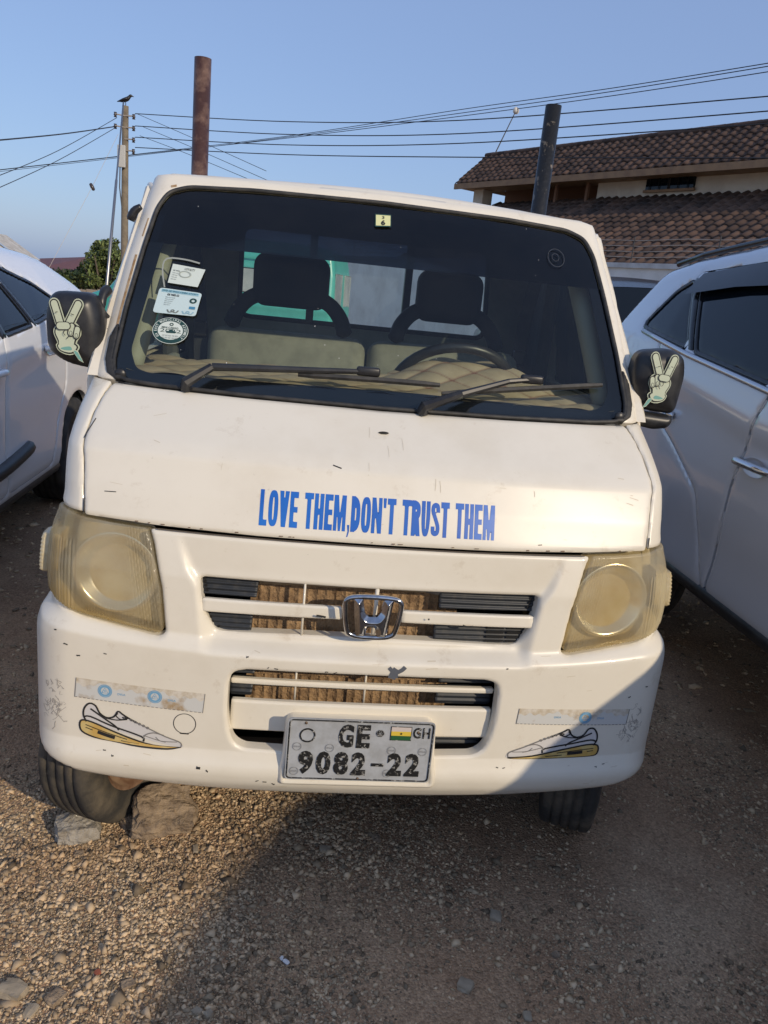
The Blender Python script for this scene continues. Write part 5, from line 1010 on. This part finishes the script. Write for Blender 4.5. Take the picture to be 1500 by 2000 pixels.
def roof_slope(name, s0, s1, nz0, nz1, w_, rows, rest_limit):
    (na, za), (nb, zb) = nz0, nz1; a, b = HF(s0, na, za), HF(s1, na, za); c = HF(s0, nb, zb); L_ = (c-a).length/rows
    ex = (b-a).normalized(); ey = (c-a).normalized(); ez = ex.cross(ey); ez = ez if ez.z > 0 else -ez
    v = [HF(s0, na, za-.03), HF(s1, na, za-.03), HF(s1, nb, zb-.03), HF(s0, nb, zb-.03)]; v += [p-ez*.08 for p in v]
    rf = MB().add(v, [(0,1,2,3),(7,6,5,4),(0,4,5,1),(1,5,6,2),(2,6,7,3),(3,7,4,0)]).build(name, brn, house)
    nt_ = int((s1-s0)/w_); tv, tf = tile_mesh(w_, L_); me = new_mesh('tile', tv, tf); me.materials.append(tile_m); spots = []
    for i in range(nt_):
        for j in range(rows):
            p = a+ex*((i+.5)*w_)+ey*(j*L_); m_ = Matrix(((ex.x, ey.x, ez.x, p.x), (ex.y, ey.y, ez.y, p.y), (ex.z, ey.z, ez.z, p.z+random.uniform(-.012, .012)), (0, 0, 0, 1))) @ Matrix.Rotation(random.uniform(-.045, .045), 4, 'Z')
            wp = p+ho; d = wp-Vector(CAM_POS); dep = d.dot(f); px = 750+1510.8*d.dot(rr)/dep; py = 1000-1510.8*d.dot(uu)/dep
            vis = px < 1510 and py > 230 and px > 900 and py < 520; spots.append((0 if vis else 1, dep, m_))
    spots.sort(key=lambda q: (q[0], q[1])); rest = MB()
    for k, (v_, d_, m_) in enumerate(spots):
        if k < rest_limit:
            o = bpy.data.objects.new('tile', me); col.objects.link(o); o.parent = rf; o.matrix_local = m_
        else: rest.add([m_ @ Vector(p) for p in tv], tf)
    o = rest.build('roof_tiles', tile_m, rf, True); o['kind'] = 'stuff'
    return rf
up = roof_slope('upper_roof', -10.3, 4.2, (4.22, 4.96), (5.35, 5.95), .25, 8, 140)
lo_ = roof_slope('lower_roof', -9.0, 4.2, (1.2, 2.36), (4.95, 4.44), .25, 15, 160)
slab('fascia', HF, -10.3, 4.2, 4.16, 4.21, 4.79, 4.95, tan, up); slab('soffit', HF, -10.3, 4.2, 4.22, 5.2, 4.84, 4.87, tan, up)
MB().add([HF(-10.25, 4.3, 4.9), HF(-10.25, 5.35, 5.85), HF(-10.25, 6.5, 4.9)], [(0, 1, 2)]).build('gable', hwall, house)
MB().add([HF(-10.3, 5.35, 5.95), HF(4.2, 5.35, 5.95), HF(4.2, 6.6, 4.9), HF(-10.3, 6.6, 4.9)], [(0, 1, 2, 3)]).build('back_slope', tile_m, up)
for i in range(48): 
    p = HF(-10.3+.30*i, 5.35, 5.97); q = HF(-10.3+.30*(i+1.15), 5.35, 5.985); MB().tube([p, q], [.085, .075], 8, False).build('ridge_tile', tile_m, up, True)
# thin mast with a globe lamp on the upper roof
p0 = Hq(*[on_n(963, 302, 5.3)[0]], 5.3, 5.9); p1 = p0+(at(1008, 216, (p0-Vector(CAM_POS)).dot(f))-p0)
mast = thing('lamp_mast', 'thin leaning mast with a pale globe standing on the upper tiled roof', 'lamp', p0)
MB().tube([Vector((0, 0, -.05)), p1-p0], [.022, .016], 6).build('pole', M('dark_post', (.05, .05, .05), .6), mast)
MB().lathe([(0, -.11), (.06, -.09), (.10, -.02), (.10, .03), (.06, .09), (0, .11)], Matrix.Translation(p1-p0) @ Matrix.Rotation(R(60), 4, 'Y'), 14).build('globe', M('frosted_globe', (.70, .66, .58), .3), mast, True)

# ------------------------------------------------------------------ utility pole, cables, bird
PD = 26.; top_ = at(245, 207, PD); base = Vector((top_.x, top_.y, float(ground_z(np.array(top_.x), np.array(top_.y)))-.2)); Hh = top_.z-base.z
up_ = thing('utility_pole', 'weathered wooden utility pole with insulators and a meter box', 'utility pole', base)
MB().lathe([(.14, 0), (.105, Hh), (0, Hh)], Matrix.Rotation(R(-90), 4, 'Y'), 16).build('shaft', M('weathered_pole_wood', (.20, .165, .115), .9, c2=(.13, .105, .075), scale=5), up_, True)
slate = M('insulator_brown', (.05, .04, .04), .3)
ins = []
for i in range(4):
    z = Hh-.32-.36*i
    for s in (-1, 1):
        if s < 0 and i > 1: continue
        b = MB().tube([(0, -.1, z), (s*.27, -.12, z+.02)], .022, 6).build('bracket', FM, up_)
        MB().lathe([(0, -.08), (.055, -.075), (.035, -.03), (.065, 0), (.035, .03), (.055, .075), (0, .08)], Matrix.Translation((s*.30, -.12, z)) @ Matrix.Rotation(R(90), 4, 'Y'), 12).build('insulator', slate, b, True); ins.append((s, base+Vector((s*.31, -.12, z))))
MB().box((-.20, -.28, Hh-1.95), (.06, -.15, Hh-1.25)).build('meter_box', M('pale_box', (.45, .45, .43), .6), up_, False, .02)
MB().tube([(-.12, -.2, Hh-1.9), (-.13, -.2, Hh-2.6), (-.05, -.17, Hh-3.3)], .02, 6).build('conduit', M('dark_post', (.05, .05, .05), .6), up_)
# crow
crow_m = M('crow_black', (.012, .012, .014), .4); cr = thing('crow', 'black crow perched on top of the utility pole', 'bird', base+Vector((0, 0, Hh))); cr.scale = (.8, .8, .8)
bd = MB().tube(catmull([(-.34,.0,.13),(-.22,0,.17),(-.08,0,.21),(.06,0,.27),(.14,0,.34),(.19,0,.40),(.24,0,.41),(.29,0,.40),(.35,0,.385)], 3), [.012,.022,.03,.045,.06,.075,.085,.09,.092,.09,.085,.078,.07,.064,.06,.06,.06,.057,.05,.04,.028,.022,.016,.010,.004], 12).build('body', crow_m, cr, True)
for s in (-1, 1):
    MB().tube(catmull([(.10, s*.075, .30), (-.05, s*.09, .23), (-.25, s*.05, .15)], 4), [.02,.035,.05,.05,.045,.035,.025,.015,.004], 8).build('wing', crow_m, cr, True)
    MB().tube([(.0, s*.035, .17), (.015, s*.035, .08), (.0, s*.035, 0), (.05, s*.035, .004)], .009, 5).build('leg', crow_m, cr)
cable = M('black_cable', (.02, .021, .024), .6)
def wire(P, label, rad, grp, sag=0):     # P: photo positions with distance, turned into points of a hanging cable
    pts = [at(*p) for p in P]; pts = [Vector(q) for q in catmull(pts, 12)]
    o = MB().tube([p-pts[0] for p in pts], rad, 5).build('power_cable', cable, None); o.location = pts[0]; return tag(o, label, 'cable', grp)
L1 = 'power cable from the utility pole towards the tiled house'; G1 = 'cables from the pole towards the tiled house'
ORD = ('topmost', 'second from top', 'third from top', 'lowest')
for k, (a, b, c) in enumerate(((222, 235, 188), (246, 261, 217), (268, 280, 242), (288, 307, 312))):
    wire([(264, a, 26), (560, (a+b)/2+9 if a < 280 else 302, 23.5), (900, b, 20), (1540, c-3, 15)], L1+', %s of four' % ORD[k], .014, G1)
L2 = 'overhead cable of the bundle passing behind the pole and over the yard'; G2 = 'bundled cables crossing the sky'
for k, (a, b, c, d) in enumerate(((333, 303, 214, 121), (337, 306, 221, 127), (334, 304, 227, 138))): wire([(-60, a+5, 40), (250, b, 36), (560, 266+k*2, 31), (900, c, 26), (1200, (c+d)/2+4, 22), (1540, d-4, 18)], L2+', %s of three' % ('highest', 'middle', 'lowest')[k], .012, G2)
L3 = 'thin cable dropping from the utility pole to behind the truck cab'; G3 = 'cables dropping behind the truck'
for k, P in enumerate(([(267,222,26),(380,271,24),(520,334,22)], [(280,248,26),(390,294,24),(540,360,22)], [(273,265,26),(370,302,24),(500,356,22)])): wire(P, L3+', %s of three' % ('highest', 'middle', 'lowest')[k], .008, G3)
wire([(226,247,26),(120,262,22),(-60,279,16)], 'thick cable leaving the utility pole away from the tiled house', .018, None)
for k, P in enumerate(([(228,230,26),(110,296,22),(-50,362,17)], [(228,248,26),(110,315,22),(-50,388,17)])): wire(P, 'thin cable dipping steeply from the utility pole, %s of two' % ('upper', 'lower')[k], .010, 'dipping cables')
gw = thing('guy_wire', 'thin guy wire with an egg insulator bracing the utility pole', 'cable', at(231, 262, 26)); go = gw.location.copy()
MB().tube([Vector((0, 0, 0)), at(180, 365, 25)-go, at(92, 530, 23.5)-go], .007, 4).build('strand', FM, gw)
MB().lathe([(0, -.13), (.05, -.10), (.06, 0), (.05, .10), (0, .13)], Matrix.Translation(at(180, 365, 25)-go) @ Matrix.Rotation(R(60), 4, 'Y'), 10).build('egg_insulator', slate, gw, True)

# ------------------------------------------------------------------ far left: block wall, tree, hedge, red roof
bw = thing('block_wall', 'low wall of bare concrete blocks below the tree', 'wall', at(60, 600, 27))
blk = M('bare_block', (.34, .28, .21), .9, c2=(.26, .21, .16), scale=3); me = None
a = at(60, 562, 27); b = at(300, 566, 26.2); ex = (b-a); ln = ex.length; ex = ex/ln; a.z = b.z = min(a.z, b.z)
MB().add([a-Vector((0, 0, 3))-bw.location+Vector((0, .14, 0)), b-Vector((0, 0, 3))-bw.location+Vector((0, .14, 0)), b-bw.location+Vector((0, .14, 0)), a-bw.location+Vector((0, .14, 0))], [(0, 1, 2, 3)]).build('mortar', M('mortar', (.22, .19, .15), .95), bw)
for j in range(5):
    for i in range(int(ln/.42)):
        p = a+ex*(.42*i+(.21 if j % 2 else 0))-Vector((0, 0, .21*(j+1)))-bw.location
        if me is None:
            o = MB().box((.01, 0, .01), (.41, .16, .20)).build('block', blk, bw, False, .008); me = o.data
        else: o = obj('block', me, None, bw)
        o.location = p; o.rotation_euler = (0, 0, math.atan2(ex.y, ex.x))
leaf_m = M('leaf_green', (.085, .12, .03), .6, c2=(.14, .17, .055), scale=.8, island=.55)
def foliage(name, blobs, n, size, mat, parent, org, seed=1):
    g_ = np.random.default_rng(seed); vol = np.array([b[3]*b[4]*b[5] for b in blobs]); pick = g_.choice(len(blobs), n, p=vol/vol.sum()); B_ = np.array(blobs)[pick]
    d = g_.normal(0, 1, (n, 3)); d /= np.linalg.norm(d, axis=1)[:, None]; rad_ = g_.random(n)**.38; c_ = B_[:, :3]+d*rad_[:, None]*B_[:, 3:6]
    a_ = g_.normal(0, 1, (n, 3)); a_ /= np.linalg.norm(a_, axis=1)[:, None]; b_ = np.cross(a_, g_.normal(0, 1, (n, 3))); b_ /= np.linalg.norm(b_, axis=1)[:, None]; s_ = (size*g_.uniform(.6, 1.4, n))[:, None]
    V_ = np.stack([c_-a_*s_, c_+b_*s_*.45, c_+a_*s_, c_-b_*s_*.45], 1).reshape(-1, 3)-np.array(org); F_ = np.arange(4*n).reshape(-1, 4)
    o = mk(name, V_, F_, mat, parent, False); return o
tb = at(205, 560, 31); tb.z = -1.9
tr = thing('leafy_tree', 'bushy green tree rising behind the block wall', 'tree', tb)
tm_ = M('bark', (.12, .09, .065), .9, c2=(.07, .055, .04), scale=9); tk = MB().tube([(0,0,-.3),(.05,0,.8),(-.05,.05,1.7)], [.2,.16,.12], 10)
for k in range(7): q = 2*math.pi*k/7; tk.tube([(0,0,1.0+.1*k),(.45*math.cos(q),.4*math.sin(q),1.9+.12*k),(.9*math.cos(q),.8*math.sin(q),2.6+.2*k)], [.08,.05,.02], 6)
tk.build('trunk', tm_, tr, True)
bl = []
for (px, py, r_) in ((208,492,.62),(190,505,.5),(228,503,.6),(175,525,.55),(205,528,.8),(235,530,.75),(155,540,.5),(185,550,.6),(222,556,.7),(140,552,.38),(198,478,.35),(222,480,.4),(258,520,.7),(262,550,.8)):
    for k in range(3): p = at(px+random.uniform(-9, 9), py+random.uniform(-6, 6), 31+random.uniform(-.7, .7)); s_ = r_*random.uniform(.5, .9); bl.append((p.x, p.y, p.z, s_, s_, s_*.8))
foliage('crown', bl, 13000, .085, leaf_m, tr, tb, 3)
hp = at(120, 560, 33); hp.z = -2
hd = thing('hedge', 'dark green hedge in front of the red roofed house', 'hedge', hp); bl = []
for px in range(100, 175, 9): p = at(px, 541+random.uniform(-2, 3), 33); bl.append((p.x, p.y, p.z, .42, .5, .36)); p = at(px, 556, 33); bl.append((p.x, p.y, p.z, .45, .5, .5))
foliage('leaves', bl, 4200, .075, M('hedge_green', (.03, .05, .016), .6, c2=(.05, .075, .025), scale=.9, island=.5), hd, hp, 5)
MB().tube([(0,0,0),(0,0,1.6)], [.08,.05], 6).build('stem', tm_, hd)
rh = thing('red_roofed_house', 'low distant house with a maroon sheet roof', 'house', at(120, 560, 60)); o_ = rh.location.copy()
P = [at(62, 503, 60), at(158, 500, 60), at(172, 512, 57), at(172, 548, 56), at(50, 546, 56)]
lowz = P[3].z-.1; ridge0, ridge1 = P[0]+Vector((0, 2, 0)), P[1]+Vector((0, 2, 0)); e0 = Vector((P[4].x-1, P[4].y, lowz)); e1 = Vector((P[3].x+2.2, P[3].y, lowz)); k0 = e0+Vector((0, 8, 0)); k1 = e1+Vector((0, 8, 0))
maroon = M('maroon_sheet_roof', (.16, .062, .052), .6, c2=(.12, .05, .045), scale=1)
MB().add([p-o_ for p in (ridge0, ridge1, e0, e1, k0, k1)], [(2,3,1,0),(3,5,1),(4,2,0),(5,4,0,1)]).build('roof', maroon, rh)
MB().box(tuple(e0-o_+Vector((.8, .5, -3))), tuple(e1-o_+Vector((-.8, 7, -.02)))).build('wall', hwall, rh)
for i in range(3): x = (e0.x+e1.x)/2-o_.x+(i-1)*1.6; MB().box((x-.4, e0.y-o_.y+.44, lowz-o_.z-1.8), (x+.4, e0.y-o_.y+.52, lowz-o_.z-.7)).build('window', carglass, rh)
gh = thing('gabled_building', 'pale building with a weathered white gable roof beyond the sedan', 'building', at(10, 560, 40)); o_ = gh.location.copy()
g0 = at(-30, 452, 40); g1 = at(42, 505, 40); zb_ = g1.z
MB().add([p-o_ for p in (g0, g1, g1+Vector((0, 3, 0)), g0+Vector((0, 3, 0)), Vector((2*g0.x-g1.x, g1.y, g1.z)), Vector((2*g0.x-g1.x, g1.y+3, g1.z)))], [(0,1,2,3),(4,0,3,5)]).build('roof', M('weathered_white_roof', (.55, .52, .46), .8, c2=(.38, .35, .30), scale=3), gh)
MB().add([p-o_ for p in (g0-Vector((0,-.2,.1)), g1-Vector((.2,-.2,0)), Vector((g1.x-.2, g1.y+.2, -3)), Vector((2*g0.x-g1.x+.2, g1.y+.2, -3)), Vector((2*g0.x-g1.x+.2, g1.y+.2, g1.z)))], [(0,1,2,3,4)]).build('gable_wall', M('pale_wall', (.55, .54, .50), .9), gh)
